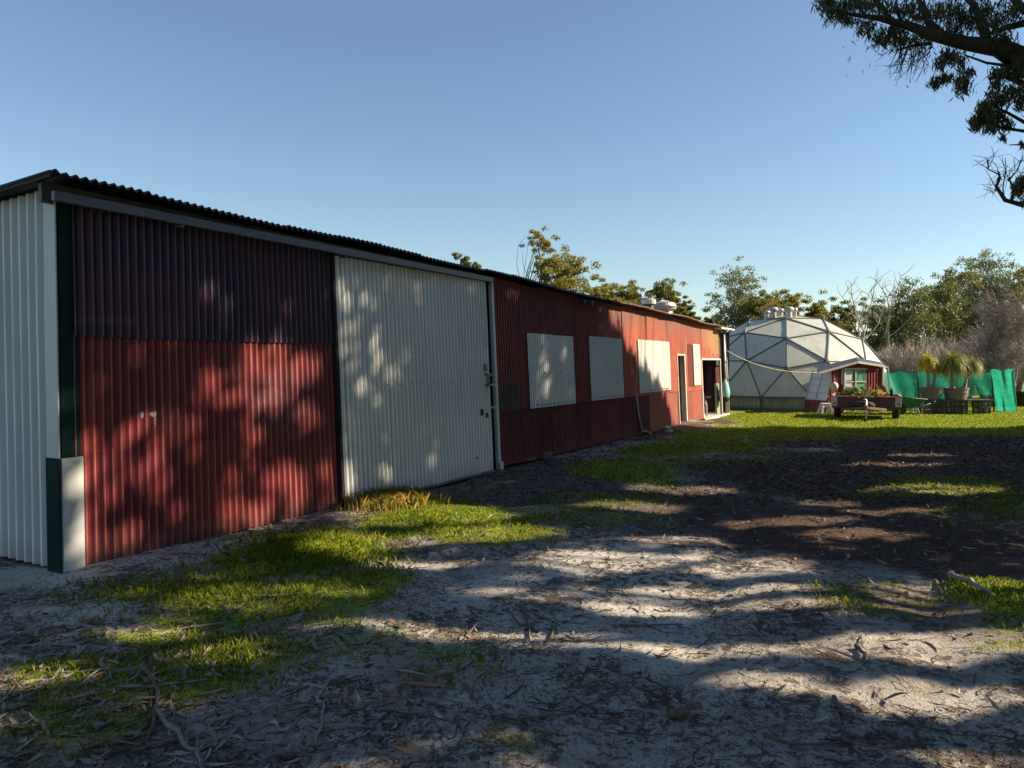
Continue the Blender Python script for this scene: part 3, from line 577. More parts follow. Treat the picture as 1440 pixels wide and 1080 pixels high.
# white panelled side wing, leaning out at its foot
mb = MB(); wq = [PP(.0, .40, .05), PP(-.02, .40, .95), PP(.10, 1.30, .95), PP(.135, 1.30, .05)]
mb.add([q for q in wq] + [q + Vector((.03, .03, -.01)) for q in wq], [(0, 1, 2, 3), (7, 6, 5, 4), (0, 3, 7, 4), (0, 4, 5, 1)]); o = mb.build("porch_side_panel", plain("white_polycarbonate", (.62, .65, .66), .35, .08, 5), dome)
mb = MB()
for k in range(5):
    a_ = wq[0].lerp(wq[3], k / 4); b_ = wq[1].lerp(wq[2], k / 4); mb.bar(a_ + Vector((-.012, -.012, .0)), b_ + Vector((-.012, -.012, .0)), .02, .02)
for k in range(3):
    a_ = wq[0].lerp(wq[1], k / 2); b_ = wq[3].lerp(wq[2], k / 2); mb.bar(a_ + Vector((-.014, -.014, .0)), b_ + Vector((-.014, -.014, .0)), .03, .02)
mb.build("glazing_bars", M_pale, o)
mb = MB(); mb.hexa([PP(-.03, 0, .05), PP(-.01, 0, .05), PP(-.03, 0, .95), PP(-.05, 0, .95), PP(-.01, .40, .05), PP(.01, .40, .05), PP(-.01, .40, .95), PP(-.03, .40, .95)]); mb.build("porch_side_base", M_porch, dome)
mb = MB(); a0, a1, a2 = (at(1150, 523, 23.85), at(1206, 507, 24.1), at(1242, 513, 24.55)); b0, b1, b2 = (at(1160, 513.5, 25.0), at(1205, 502.5, 25.2), at(1238, 509.5, 25.6)); dz = Vector((0, 0, -.035))
mb.add([a0, a1, a2, b0, b1, b2] + [q + dz for q in (a0, a1, a2, b0, b1, b2)], [(0, 1, 4, 3), (1, 2, 5, 4), (6, 9, 10, 7), (7, 10, 11, 8), (0, 6, 7, 1), (1, 7, 8, 2), (3, 9, 6, 0), (2, 8, 11, 5)])
pr = mb.build("porch_roof", plain("blue_grey_roof", (.035, .05, .08), .75, .25, 4, spec=.2), dome)
mb = MB(); mb.bar(a0 + Vector((.02, -.03, -.04)), a1 + Vector((0, -.03, -.05)), .03, .07); mb.bar(a1 + Vector((0, -.03, -.05)), a2 + Vector((0, -.03, -.04)), .03, .07); mb.build("barge_board", M_conc, pr)
M_doorglass, t, b = new_mat("teal_door_glass"); P_ = t.node("ShaderNodeNewGeometry").outputs['Position']; vo = t.node("ShaderNodeTexVoronoi"); t.link(t.mapping(P_, (3, 3, 2.2), rot=(0, .5, .3)), vo.inputs['Vector']); vo.inputs['Scale'].default_value = 1.1
sc_ = t.node("ShaderNodeSeparateColor"); t.link(vo.outputs['Color'], sc_.inputs[0]); t.link(t.mix(t.ramp(sc_.outputs[0], .4, .6), (.035, .16, .11), (.10, .30, .20)), b.inputs['Base Color']); b.inputs['Roughness'].default_value = .15  # cells in two teal tones paint in reflections on the glass
mb = MB(); mb.hexa([PP(.28, .05, -.02), PP(.67, .05, -.02), PP(.67, .05, .01), PP(.28, .05, .01), PP(.28, 1.37, -.02), PP(.67, 1.37, -.02), PP(.67, 1.37, .01), PP(.28, 1.37, .01)]); dr = mb.build("porch_door", M_doorglass, dome)
mb = MB(); mb.bar(PP(.285, .03, -.045), PP(.285, 1.40, -.045), .06, .04, fx); mb.bar(PP(.48, .03, -.045), PP(.48, 1.37, -.045), .035, .03, fx); mb.bar(PP(.27, 1.385, -.045), PP(.68, 1.385, -.045), .03, .05); mb.bar(PP(.29, .98, -.04), PP(.67, .98, -.04), .02, .03); mb.build("door_frame", M_pale, dr)
mb = MB(); mb.add([PP(.30, 1.03, -.03), PP(.43, 1.03, -.03), PP(.43, 1.33, -.03), PP(.30, 1.33, -.03)], [(0, 1, 2, 3)]); mb.add([PP(.31, .86, -.03), PP(.44, .66, -.03), PP(.44, .95, -.03), PP(.31, .95, -.03)], [(0, 1, 2, 3)]); mb.build("painted_pane_reflection", M_pale, dr)  # pale quads painted in as reflections on the door glass
mb = MB(); mb.bar(PP(.975, .0, -.03), PP(.975, 1.44, -.03), .06, .05, fx); mb.bar(PP(.25, 0.9, -.03), PP(.25, 1.40, -.03), .04, .04, fx); mb.build("porch_post", M_pale, dome)
for k, (px, py, Yb, lab, m_) in enumerate(((1173, 543, 23.85, "pale round net float hanging on the white side of the porch", plain("pale_float", (.50, .47, .42), .8, .3, 30)), (1242.5, 547, 24.4, "brown round net float hanging on the porch corner by the green net", plain("brown_float", (.16, .11, .08), .85, .3, 30)))):
    c_ = at(px, py, Yb); mb = MB(); mb.lathe([(.012, .13), (.05, .12), (.10, .08), (.125, 0), (.10, -.08), (.05, -.12), (0, -.13)], c_, n=16); o = mb.build("net_float", m_, None, smooth=True); tag(o, lab, "float", "round floats hung on the porch")
    mb = MB(); mb.tube([c_ + Vector((0, 0, .12)), c_ + Vector((.01, .03, .34))], .008, 6); o2 = mb.build("hanging_string", M_conc, None); o2.parent = o
# rope from shed post to porch
A = at(1020.5, 492, 23.1); B = at(1149, 523.5, 23.9); mb = MB(); mb.tube([A.lerp(B, t_) - Vector((0, 0, .26 * 4 * t_ * (1 - t_) * (1 - .25 * t_))) for t_ in np.linspace(0, 1, 22)], .011, 6); tag(mb.build("rope", plain("cream_rope", (.55, .49, .36), .8), None, smooth=True), "cream rope slung from the shed's end post to the porch roof", "rope")

# ------------------------------------------------------------------ trailer
M_tbody = plain("maroon_trailer_steel", (.085, .030, .028), .55, .3, 8, dirt=(.06, .035, .03)); M_tyre = plain("black_rubber", (.018, .018, .02), .8, .2, 20); M_tlight = plain("pinkish_top_rail", (.42, .20, .16), .6, .2)
tr = thing("box_trailer", "maroon box trailer on two wheels, loaded with plant cuttings, parked before the porch", "trailer", gnd(1219, 588))
X0, X1, YF, YB = gnd(1175, 588)[0], gnd(1260.5, 588)[0], 21.35, 23.1; ZB, ZT = .33, .62
mb = MB()
mb.box(((X0 + X1) / 2, YF, (ZB + ZT) / 2), (X1 - X0 - .02, .04, ZT - ZB - .004)); mb.box(((X0 + X1) / 2, YB, (ZB + ZT) / 2), (X1 - X0 - .02, .04, ZT - ZB - .004)); mb.box((X0, (YF + YB) / 2, (ZB + ZT) / 2), (.04, YB - YF + .04, ZT - ZB)); mb.box((X1, (YF + YB) / 2, (ZB + ZT) / 2), (.04, YB - YF + .04, ZT - ZB)); mb.box(((X0 + X1) / 2, (YF + YB) / 2, ZB - .02), (X1 - X0, YB - YF, .035))
mb.build("tray", M_tbody, tr, bevel=.006)
mb = MB()
for x in (X0, X1): mb.box((x, (YF + YB) / 2, ZT + .022), (.06, YB - YF + .08, .04))
mb.box(((X0 + X1) / 2, YF, ZT + .016), (X1 - X0 - .07, .06, .028)); mb.box(((X0 + X1) / 2, YB, ZT + .016), (X1 - X0 - .07, .06, .028)); mb.build("top_rail", M_tlight, tr, bevel=.006)
for x in (X0 + .05, X1 - .06): mb = MB(); mb.box((x, YF - .032, .49), (.16, .02, .25)); mb.build("corner_plate", M_steel, tr, bevel=.004)
for x, sg in ((X0 + .12, -1), (X1 - .10, 1)):
    mb = MB(); ctr = Vector((x - .09, 21.98, .29)); mb.lathe([(.17, .01), (.26, .0), (.285, .03), (.29, .09), (.285, .15), (.26, .18), (.17, .17)], ctr, (1, 0, 0), 26); o = mb.build("wheel", M_tyre, tr, smooth=True)
    mb = MB(); mb.lathe([(.175, .02), (.15, .05), (.05, .05), (0, .05)], ctr, (1, 0, 0), 20); mb.lathe([(.175, .16), (.15, .13), (.05, .13), (0, .13)], ctr, (1, 0, 0), 20); mb.build("rim", M_steel, o, smooth=True)
mb = MB(); mb.bar((X0 + .1, 21.98, .27), (X1 - .1, 21.98, .27), .06, .06); mb.bar((X0 + .2, 21.4, .27), (X1 - .15, 21.4, .27), .05, .05); mb.build("axle", M_rust, tr)
hx = (X0 + X1) / 2
mb = MB(); mb.bar((X0 + .25, 21.33, .27), (hx - .05, 20.55, .36), .06, .07); mb.bar((X1 - .25, 21.33, .27), (hx + .05, 20.55, .36), .06, .07); mb.box((hx, 20.45, .37), (.12, .28, .08)); mb.lathe([(0, .09), (.05, .08), (.06, .0), (.05, -.02)], (hx, 20.32, .36), n=12); mb.build("drawbar", M_rust, tr, bevel=.006)
mb = MB(); mb.tube([(hx, 20.36, .08), (hx, 20.36, .60)], .028, 10); mb.bar((hx, 20.36, .60), (hx - .07, 20.34, .61), .03, .03); mb.build("jockey_stand", M_steel, tr, smooth=True)
mb = MB(); mb.lathe([(.03, -.03), (.065, -.03), (.075, 0), (.065, .03), (.03, .03)], (hx - .02, 20.36, .075), (1, 0, .0), 14); mb.build("jockey_wheel", M_tyre, tr, smooth=True)
sp_ = Vector((hx - .05, 21.2, .40)); mb = MB(); mb.lathe([(.12, -.06), (.26, -.07), (.30, -.02), (.30, .03), (.26, .07), (.12, .06)], sp_ + Vector((-.02, -.16, .0)), (0, .25, 1), 22); mb.build("spare_tyre", M_tyre, tr, smooth=True)
for x, nm in ((X0 + .05, 0), (X1 - .06, 0)): mb = MB(); mb.box((x, YF - .05, .44), (.07, .02, .05)); mb.build("reflector", plain("amber_reflector", (.35, .10, .03), .3), tr)
rng = np.random.default_rng(11)
def rand_dirs(n, rng): d = rng.normal(size=(n, 3)); return d / np.linalg.norm(d, axis=1, keepdims=True)
def plant_pile(name, label, cx, cy, rx, ry, h, n, cols, L, z0):
    C = np.stack([cx + rng.normal(0, rx * .45, n), cy + rng.normal(0, ry * .45, n), np.zeros(n)], 1); e = np.exp(-((C[:, 0] - cx) / rx) ** 2 * 1.2)
    C[:, 2] = z0 + h * e * (rng.random(n) ** .6); d = rand_dirs(n, rng); d[:, 2] = np.abs(d[:, 2]) * .8; V, F = leaf_geo(C, d, rand_dirs(n, rng), rng.uniform(.5, 1.2, n) * L, rng.uniform(.3, .5, n) * L, .1)
    return tag(np_mesh(name, V, F, leaf_mat(name + "_leaf", cols, .3)), label, "cuttings")
cx = (X0 + X1) / 2
plant_pile("leafy_cuttings", "heap of green leafy cuttings in the trailer tray", cx - .25, 22.0, .55, .5, .42, 900, [(.06, .10, .02), (.16, .22, .05), (.30, .30, .12), (.05, .08, .02)], .13, ZB + .14)
plant_pile("yellow_leaves", "bunch of yellow leaves at the porch end of the trailer tray", cx + .28, 21.8, .28, .3, .24, 420, [(.45, .30, .02), (.55, .40, .04), (.35, .30, .05), (.25, .12, .03)], .13, ZB + .22)
mb = MB()
for k in range(26):
    a = Vector((cx + rng.uniform(-.55, .5), 22.1 + rng.uniform(-.4, .4), .5)); mb.tube([a, a + Vector((rng.uniform(-.1, .1), rng.uniform(-.1, .1), .22)), a + Vector((rng.uniform(-.25, .25), rng.uniform(-.1, .1), rng.uniform(.3, .5)))], [.009, .007, .003], 5)
tag(mb.build("dry_stems", plain("dry_stem", (.28, .18, .12), .8), None), "dry brown stems sticking up from the cuttings in the trailer", "stems")
tr.rotation_euler = (0, 0, -math.atan2(tr.location.x, tr.location.y))
q = at(1253.5, 555, 21.6); mb = MB(); mb.lathe([(0, -.14), (.045, -.14), (.045, .10), (.02, .15), (.02, .19), (0, .19)], q, n=12); tag(mb.build("bottle", M_green, None, smooth=True), "dark bottle standing on the trailer's corner rail", "bottle")
mb = MB()
def stool(cx, cy):
    q = thing("step_stool", "small white plastic step stool on the lawn left of the trailer", "stool", (cx, cy, 0))
    M = plain("white_plastic", (.70, .70, .66), .4, .05); mb = MB(); mb.box((cx, cy, .315), (.27, .24, .03)); mb.box((cx, cy, .29), (.25, .22, .03)); mb.build("seat", M, q, bevel=.008)
    for sx in (-1, 1):
        for sy in (-1, 1):
            mb = MB(); mb.hexa([(cx + sx * .17 - .03, cy + sy * .15 - .025, 0), (cx + sx * .17 + .03, cy + sy * .15 - .025, 0), (cx + sx * .17 + .03, cy + sy * .15 + .025, 0), (cx + sx * .17 - .03, cy + sy * .15 + .025, 0), (cx + sx * .11 - .035, cy + sy * .09 - .025, .28), (cx + sx * .11 + .035, cy + sy * .09 - .025, .28), (cx + sx * .11 + .035, cy + sy * .09 + .025, .28), (cx + sx * .11 - .035, cy + sy * .09 + .025, .28)]); mb.build("leg", M, q)
    mb = MB()
    for sy in (-1, 1): mb.bar((cx - .12, cy + sy * .10, .245), (cx + .12, cy + sy * .10, .245), .02, .06)
    mb.build("apron", M, q)
stool(*gnd(1161, 582)[:2])

# ------------------------------------------------------------------ wheelbarrow, bench, crates, pots, palms
Yw = 23.3
M_barrow = plain("green_barrow_paint", (.02, .11, .06), .45, .25, 10); wb = thing("wheelbarrow", "green wheelbarrow standing side-on between the trailer and the crates", "wheelbarrow", at(1275, 584, Yw))
def wp(px, py, dy=0.0): q = at(px, py, Yw); return Vector((q.x, q.y + dy, q.z))
mb = MB(); T0, T1, B0, B1 = (1255, 557.5), (1297, 561), (1269, 572), (1284, 572.5)
for dt, nm in ((0, 0),):
    o8 = [wp(*B0, -.17), wp(*B1, -.17), wp(*B1, .17), wp(*B0, .17), wp(*T0, -.32), wp(*T1, -.30), wp(*T1, .30), wp(*T0, .32)]
    i8 = [o8[0].lerp(q, 0) for q in ()]
    cen = sum(o8, Vector()) / 8; inn = [cen + (q - cen) * .94 + Vector((0, 0, .02)) for q in o8]
    mb.add(o8 + inn, [(3, 2, 1, 0), (0, 1, 5, 4), (1, 2, 6, 5), (2, 3, 7, 6), (3, 0, 4, 7), (8, 9, 10, 11), (8, 12, 13, 9), (9, 13, 14, 10), (10, 14, 15, 11), (11, 15, 12, 8), (4, 5, 13, 12), (5, 6, 14, 13), (6, 7, 15, 14), (7, 4, 12, 15)])
mb.build("tray", M_barrow, wb)
mb = MB(); rim_ = o8[4:] + [o8[4]]; mb.tube(rim_, .014, 6); mb.build("tray_rim", M_barrow, wb, smooth=True)
c_ = wp(1267.5, 576.3); mb = MB(); mb.lathe([(.09, -.045), (.145, -.04), (.165, 0), (.145, .04), (.09, .045)], c_, (0, 1, 0), 22); o = mb.build("wheel", M_tyre, wb, smooth=True)
mb = MB(); mb.lathe([(.10, -.03), (.04, -.045), (.0, -.045)], c_, (0, 1, 0), 18); mb.lathe([(.10, .03), (.04, .045), (.0, .045)], c_, (0, 1, 0), 18); mb.build("rim", M_rust, o)
mb = MB()
for s_ in (-1, 1):
    mb.tube([wp(1266, 576.5, s_ * .07), wp(1272, 573.2, s_ * .14), wp(1290, 571, s_ * .24), wp(1306, 565, s_ * .27)], .017, 8)
mb.build("handle_frame", M_rail, wb, smooth=True)
for s_ in (-1, 1): mb = MB(); mb.tube([wp(1281, 572.5, s_ * .18), wp(1287, 583.5, s_ * .24)], .014, 8); mb.tube([wp(1285, 572, s_ * .2), wp(1288.5, 583.2, s_ * .24)], .012, 8); mb.build("leg", M_pale, wb, smooth=True)
for s_ in (-1, 1): mb = MB(); mb.tube([wp(1302, 566.6, s_ * .265), wp(1309, 563.8, s_ * .275)], .022, 8); mb.build("grip", M_black, wb, smooth=True)
Yc = 23.6
M_crate = plain("black_plastic_crate", (.020, .022, .028), .5, .3, 12, spec=.5)
def crate_mesh(wd, dp, h):
    mb = MB()
    for x in (-1, 1):
        for y in (-1, 1): mb.box((x * (wd / 2 - .02), y * (dp / 2 - .02), h / 2), (.04, .04, h))
    for z in (.02, h - .025):
        for s_ in (-1, 1): mb.box((0, s_ * (dp / 2 - .008), z), (wd - .08, .014, .038)); mb.box((s_ * (wd / 2 - .008), 0, z), (.014, dp - .08, .038))
    for z in (h * .36, h * .62):
        for s_ in (-1, 1): mb.box((0, s_ * (dp / 2 - .009), z), (wd - .08, .010, .022)); mb.box((s_ * (wd / 2 - .009), 0, z), (.010, dp - .08, .022))
    for k in range(5):
        for s_ in (-1, 1): mb.box((-wd / 2 + .07 + k * (wd - .14) / 4, s_ * (dp / 2 - .012), h * .5), (.016, .006, h - .08))
    mb.box((0, 0, .008), (wd - .05, dp - .05, .012)); return mb
proto = crate_mesh(.37, .34, .205).build("crate", M_crate, None)
spots = [(1313, "first crate stack counted from the wheelbarrow"), (1328.5, "second crate stack counted from the wheelbarrow"), (1347.5, "third crate stack counted from the wheelbarrow"), (1380, "crate stack under the bench's free end")]
first = True
for px, lb in spots:
    for lv in (0, 1):
        o = proto if first else proto.copy()
        if not first: COL.objects.link(o)
        first = False; q = at(px, 583, Yc); o.location = (q.x, Yc + (.03 if lv else 0), lv * .208 + .003); o.rotation_euler = (0, 0, rng.uniform(-.08, .08) + (.05 * lv)); tag(o, "black plastic crate at the " + ("top" if lv else "bottom") + " of the " + lb.replace("crate stack", "stack").replace("counted ", ""), "crate", "black crates carrying the bench board")
qa, qb = at(1297, 563, Yc), at(1391, 563, Yc); mb = MB(); mb.box(((qa.x + qb.x) / 2, Yc, .435), (qb.x - qa.x, .50, .03)); tag(mb.build("bench_board", plain("dark_grey_board", (.055, .055, .065), .6, .3), None, bevel=.004), "long dark board laid across the black crates as a bench", "board")
M_pot = plain("weathered_grey_pot", (.17, .145, .125), .85, .25, 9, dirt=(.10, .09, .08)); ZP = .45
M_soil = plain("potting_soil", (.05, .035, .025), .95, .4, 30)
def pot(px, wt, wb_, h, lab, rnd):
    q = at(px, 560, Yc); t_ = thing("plant_pot", lab, "pot", (q.x, Yc, ZP), "grey pots on the bench board"); n = 28 if rnd else 4; mb = MB()
    pr = [(0, .0), (wb_ * .94, .0), (wb_, .02), (wb_ * .3 + wt * .7, h * .55), (wb_ * .28 + wt * .75, h * .57), (wt * .98, h * .84), (wt * 1.04, h * .86), (wt * 1.05, h), (wt * .93, h), (wt * .9, h * .8)]
    mb.lathe(pr, (q.x, Yc, ZP), n=26); mb.build("tub", M_pot, t_, smooth=False); mb = MB(); mb.lathe([(0, h * .86), (wt * .5, h * .87), (wt * .92, h * .82)], (q.x, Yc, ZP), n=20); o = mb.build("soil", M_soil, t_); return q.x
x1 = pot(1309, .31, .245, .37, "round weathered grey pot nearer the wheelbarrow holding a yellow-crowned ponytail palm", True); x2 = pot(1344, .345, .29, .36, "wider weathered grey pot on the bench holding the larger ponytail palm", True)
M_bulb = plain("grey_palm_bark", (.26, .23, .19), .85, .3, 12)
def palm(lab, base_x, trunks, leafcols):
    t_ = thing("ponytail_palm", lab, "palm", (base_x, Yc, ZP + .3), "ponytail palms in grey pots")
    for (bx, tops, crown_px, rad, n, droop) in trunks:
        b0 = at(bx, 548, Yc); b0.z = ZP + .29; tp_ = at(*tops, Yc); mid = b0.lerp(tp_, .45) + Vector(((tp_.x - b0.x) * -.15, 0, 0)); mb = MB(); mb.tube([b0 - Vector((0, 0, .04)), b0 + Vector((0, 0, .03)), b0.lerp(mid, .35), mid, tp_, tp_ + Vector((0, 0, .05))], [.10, .12, .062, .04, .032, .03], 10); mb.build("trunk", M_bulb, t_, smooth=True)
        V = []; F = []; k = 0; w_ = .010
        for i in range(n):
            a = rng.uniform(0, 2 * math.pi); el = rng.uniform(-.2, 1.45); dk = rng.uniform(.45, 1.2); L = rad * rng.uniform(.55, 1.5); d = Vector((math.cos(a) * math.cos(el), math.sin(a) * math.cos(el), math.sin(el))); p = tp_ + Vector((0, 0, .04)); sd = Vector((-math.sin(a), math.cos(a), 0)) * w_; pv = []
            for s_ in range(7):
                ww = sd * (1 - (s_ / 6.3) ** 2); pv += [p - ww, p + ww]; d = (d + Vector((0, 0, -.36 * droop * dk * (0.4 + s_ * .28)))).normalized(); p = p + d * L / 4.2
            V += pv; F += [(k + 2 * s_, k + 2 * s_ + 1, k + 2 * s_ + 3, k + 2 * s_ + 2) for s_ in range(6)]; k += 14
        np_mesh("crown", np.array([tuple(q) for q in V]), np.array(F), leafcols, t_)
M_ponyY = leaf_mat("yellow_palm_leaf", [(.55, .40, .02), (.34, .36, .04), (.62, .40, .015), (.28, .33, .05)], .35); M_ponyG = leaf_mat("olive_palm_leaf", [(.20, .23, .05), (.13, .17, .04), (.33, .31, .07), (.24, .24, .06)], .35)
palm("ponytail palm with a bright yellow drooping crown in the pot nearer the wheelbarrow", x1, [(1306, (1303.5, 510), None, .27, 640, 2.0), (1312, (1316, 520), None, .18, 240, 2.2)], M_ponyY)
palm("larger olive green ponytail palm with one trunk leaning sideways out of its pot", x2, [(1339, (1339, 512), None, .41, 900, 2.0), (1355, (1367, 516), None, .29, 380, 2.2)], M_ponyG)
# small dark box with red and white bands
q = at(1296.5, 578, 23.35); mb = MB(); mb.box((q.x + .06, 23.35, .125), (.30, .22, .25)); bx_ = mb.build("storage_box", M_crate, None, bevel=.01); tag(bx_, "small black box with red and white marks beside the first crate stack", "box")
mb = MB(); mb.box((q.x - .03, 23.237, .13), (.022, .006, .16)); mb.box((q.x + .10, 23.237, .16), (.16, .006, .022)); mb.box((q.x - .07, 23.237, .13), (.016, .006, .17)); o = mb.build("white_marks", M_pale, None); o.parent = bx_
mb = MB(); mb.box((q.x - .048, 23.236, .07), (.03, .006, .07)); mb.box((q.x + .02, 23.237, .16), (.03, .006, .03)); o = mb.build("red_marks", plain("red_mark", (.5, .06, .03), .5), None); o.parent = bx_

# ------------------------------------------------------------------ green shade-cloth fence
def net_mat():
    m, t, b = new_mat("green_shade_cloth"); P = t.node("ShaderNodeNewGeometry").outputs['Position']
    n = t.noise(P, 2.5, 4, .6); n2 = t.noise(t.mapping(P, (1, 1, 6)), 4.0, 4, .6); c = t.mix(t.ramp(t.math('ADD', t.math('MULTIPLY', n, .5), t.math('MULTIPLY', n2, .5)), .35, .65), (.012, .25, .16), (.025, .38, .26)); t.link(c, b.inputs['Base Color']); b.inputs['Roughness'].default_value = .6
    tr_ = t.node("ShaderNodeBsdfTranslucent"); t.link(c, tr_.inputs[0]); mx = t.node("ShaderNodeMixShader"); mx.inputs[0].default_value = .5; t.link(b.outputs[0], mx.inputs[1]); t.link(tr_.outputs[0], mx.inputs[2])
    tp_ = t.node("ShaderNodeBsdfTransparent"); m2 = t.node("ShaderNodeMixShader"); m2.inputs[0].default_value = .12; t.link(mx.outputs[0], m2.inputs[1]); t.link(tp_.outputs[0], m2.inputs[2]); t.link(m2.outputs[0], t.n["Material Output"].inputs[0]); return m
M_net = net_mat(); fence = thing("shade_fence", "green shade-cloth fence strung between thin posts behind the potted palms", "fence", (12.0, 25.3, 0))
def cloth(path, ztop, zbot, wav=.03):
    mb = MB(); n = len(path); m = 9; vs = []
    for i, (x, y) in enumerate(path):
        for j in range(m + 1):
            t_ = j / m; z = zbot[i] + (ztop[i] - zbot[i]) * t_; vs.append((x + .01 * math.sin(7 * i + j), y + (wav * math.sin(i * 1.1 + .5 * j) + .03 * math.sin(i * .37 + 2 * t_) + .018 * math.sin(i * 2.9 + j * 1.3)) * (1 - .5 * t_), z))
    mb.add(vs, [(i * (m + 1) + j, (i + 1) * (m + 1) + j, (i + 1) * (m + 1) + j + 1, i * (m + 1) + j + 1) for i in range(n - 1) for j in range(m)]); return mb
n = 40; xa, xb = at(1232, 560, 25.6).x, at(1397, 560, 24.8).x; tt = np.linspace(0, 1, n)
path = [(xa + (xb - xa) * t_, 25.6 - .8 * t_) for t_ in tt]; cloth(path, [1.31 - .07 * abs(math.sin(math.pi * t_ * 5)) + .012 * math.sin(t_ * 37) for t_ in tt], [.03 if t_ < .52 else .03 + .5 * min(1, (t_ - .52) / .3) for t_ in tt]).build("net_panel", M_net, fence, smooth=True)
e0 = at(1392, 560, 24.75); n = 16; tt = np.linspace(0, 1, n); path = [(e0.x + .46 * t_ + .0 * math.sin(t_ * 9), 24.72 - .55 * t_ + .05 * math.sin(t_ * 14)) for t_ in tt]
mb = MB(); m = 12; vs = []
for i, (x, y) in enumerate(path):
    for j in range(m + 1):
        z = j / m; k = (1 - z); vs.append((x + .20 * k - .13 * k * (tt[i]), y + .04 * math.sin(i * 1.2 + z * 3), .02 + z * (1.32 + .04 * math.sin(i * .7))))
mb.add(vs, [(i * (m + 1) + j, (i + 1) * (m + 1) + j, (i + 1) * (m + 1) + j + 1, i * (m + 1) + j + 1) for i in range(n - 1) for j in range(m)]); mb.build("end_drape", M_net, fence, smooth=True)
for t_ in (0, .345, .75, .97): x = xa + (xb - xa) * t_; mb = MB(); mb.tube([(x + .10, 25.53 - .8 * t_, 0), (x, 25.53 - .8 * t_, 1.36)], .022, 8); mb.build("post", M_black if t_ else M_wood, fence, smooth=True)
mb = MB(); mb.tube([(xa + (xb - xa) * t_, 25.6 - .8 * t_, 1.315 - .06 * abs(math.sin(math.pi * t_ * 5))) for t_ in np.linspace(0, 1, 41)], .008, 6); mb.build("top_wire", M_black, fence)
q = at(1432, 572, 27.6); mb = MB(); mb.lathe([(0, 0), (.26, 0), (.34, .45), (.37, .46), (.37, .52), (.33, .52), (.31, .42), (0, .40)], (q.x, 27.6, .02), n=20); tag(mb.build("garden_tub", M_black, None, smooth=True), "dark garden tub on the grass beyond the fence beside the bare tree", "tub")

# ------------------------------------------------------------------ trees
M_barkg = bark("grey_bark", (.20, .17, .14), (.09, .075, .065)); M_barkd = bark("dark_bark", (.055, .042, .036), (.11, .085, .07)); M_dead = bark("dead_wood", (.34, .30, .26), (.22, .19, .165)); M_twig = plain("winter_twig", (.27, .225, .205), .8, .35, 2.0)
LM = {'olive': leaf_mat("olive_leaf", [(.09, .11, .030), (.16, .17, .045), (.24, .22, .06), (.12, .125, .035)], .45), 'dark': leaf_mat("dark_leaf", [(.065, .085, .035), (.11, .13, .045), (.18, .185, .06), (.08, .09, .035)], .4),
      'yellow': leaf_mat("golden_leaf", [(.18, .16, .035), (.27, .23, .05), (.13, .14, .03), (.32, .26, .07)], .45), 'pale': leaf_mat("blue_grey_leaf", [(.12, .16, .09), (.18, .22, .13), (.25, .27, .17), (.10, .13, .075)], .4)}
def limb(mb, a, b, r0, r1, rng, bend=.12, n=6, seg=5):
    a, b = Vector(a), Vector(b); L = (b - a).length; off = Vector(rng.normal(size=3)) * L * bend; pts_ = []; rad = []
    for i in range(seg + 1):
        t_ = i / seg; pts_.append(a.lerp(b, t_) + off * math.sin(math.pi * t_) + Vector(rng.normal(size=3)) * L * .012 * (0 < i < seg)); rad.append(r0 + (r1 - r0) * t_)
    mb.tube(pts_, rad, n, cap=False); return pts_
def gum(label, px, top, Y, hw, kind, seed, leaves=14500, leaf=.165, base=.45, nc=14, flat=.6, sparse=1.0, group="gum trees beyond the lawn", trunk_mat=None, name="gum_tree"):
    rng = np.random.default_rng(seed); nc = int(nc * 1.5); base = base * .85; H = at(px, top, Y).z; x = at(px, 540, Y).x; rad = hw * Y / FPX
    t_ = thing(name, label, "tree", (x, Y, 0), group); mb = MB(); fork = Vector((x + rng.uniform(-.1, .1) * rad, Y, H * base * .6)); limb(mb, (x, Y, -.1), fork, .035 * H * .55, .02 * H * .55, rng, .04, 8)
    Cs = []; Ds = []
    for k in range(nc):
        a = rng.uniform(0, 2 * math.pi); rr_ = math.sqrt(rng.random()); zz = rng.uniform(0, 1); env = math.sqrt(max(.05, 1 - (2 * zz - 1) ** 2)) if k else .0
        c = np.array([x + rad * .80 * env * rr_ * math.cos(a), Y + rad * .80 * env * rr_ * math.sin(a), H * base + (H * .93 - H * base) * (zz if k else 1.0)]); cr = rad * rng.uniform(.32, .55) * (1.0 if nc > 8 else 1.2)
        p_ = limb(mb, fork if rng.random() < .7 else Vector((x, Y, H * base * .45)), c, .012 * H * .6, .004 * H * .5, rng, .10)
        for s_ in range(4): limb(mb, p_[3], Vector(c) + Vector(rng.normal(size=3)) * cr * .6, .005 * H * .5, .002 * H * .4, rng, .1, 4, 3)
        m = int(leaves / nc * rng.uniform(.6, 1.4)); nsub = 11; sub = rng.normal(size=(nsub, 3)) * cr * np.array([.76, .76, .58]) ; w_ = rng.integers(0, nsub, m)
        d = rand_dirs(m, rng); r = rng.random(m) ** .5 * (1 + .35 * rng.random(m) ** 4); P = c + sub[w_] + d * r[:, None] * cr * np.array([.42, .42, .42 * flat]) * sparse; Cs.append(P)
    C = np.concatenate(Cs); n = len(C); D = rand_dirs(n, rng) + np.array([0, 0, -.7]); V, F = leaf_geo(C, D, rand_dirs(n, rng), rng.uniform(.6, 1.3, n) * leaf, rng.uniform(.32, .5, n) * leaf, .08)
    mb.build("trunk", trunk_mat or M_barkg, t_, smooth=True); np_mesh("crown", V, F, LM[kind], t_); return t_
G1 = "gum trees behind the shed"; G2 = "trees behind the dome"; G3 = "tall trees behind the bare orchard"
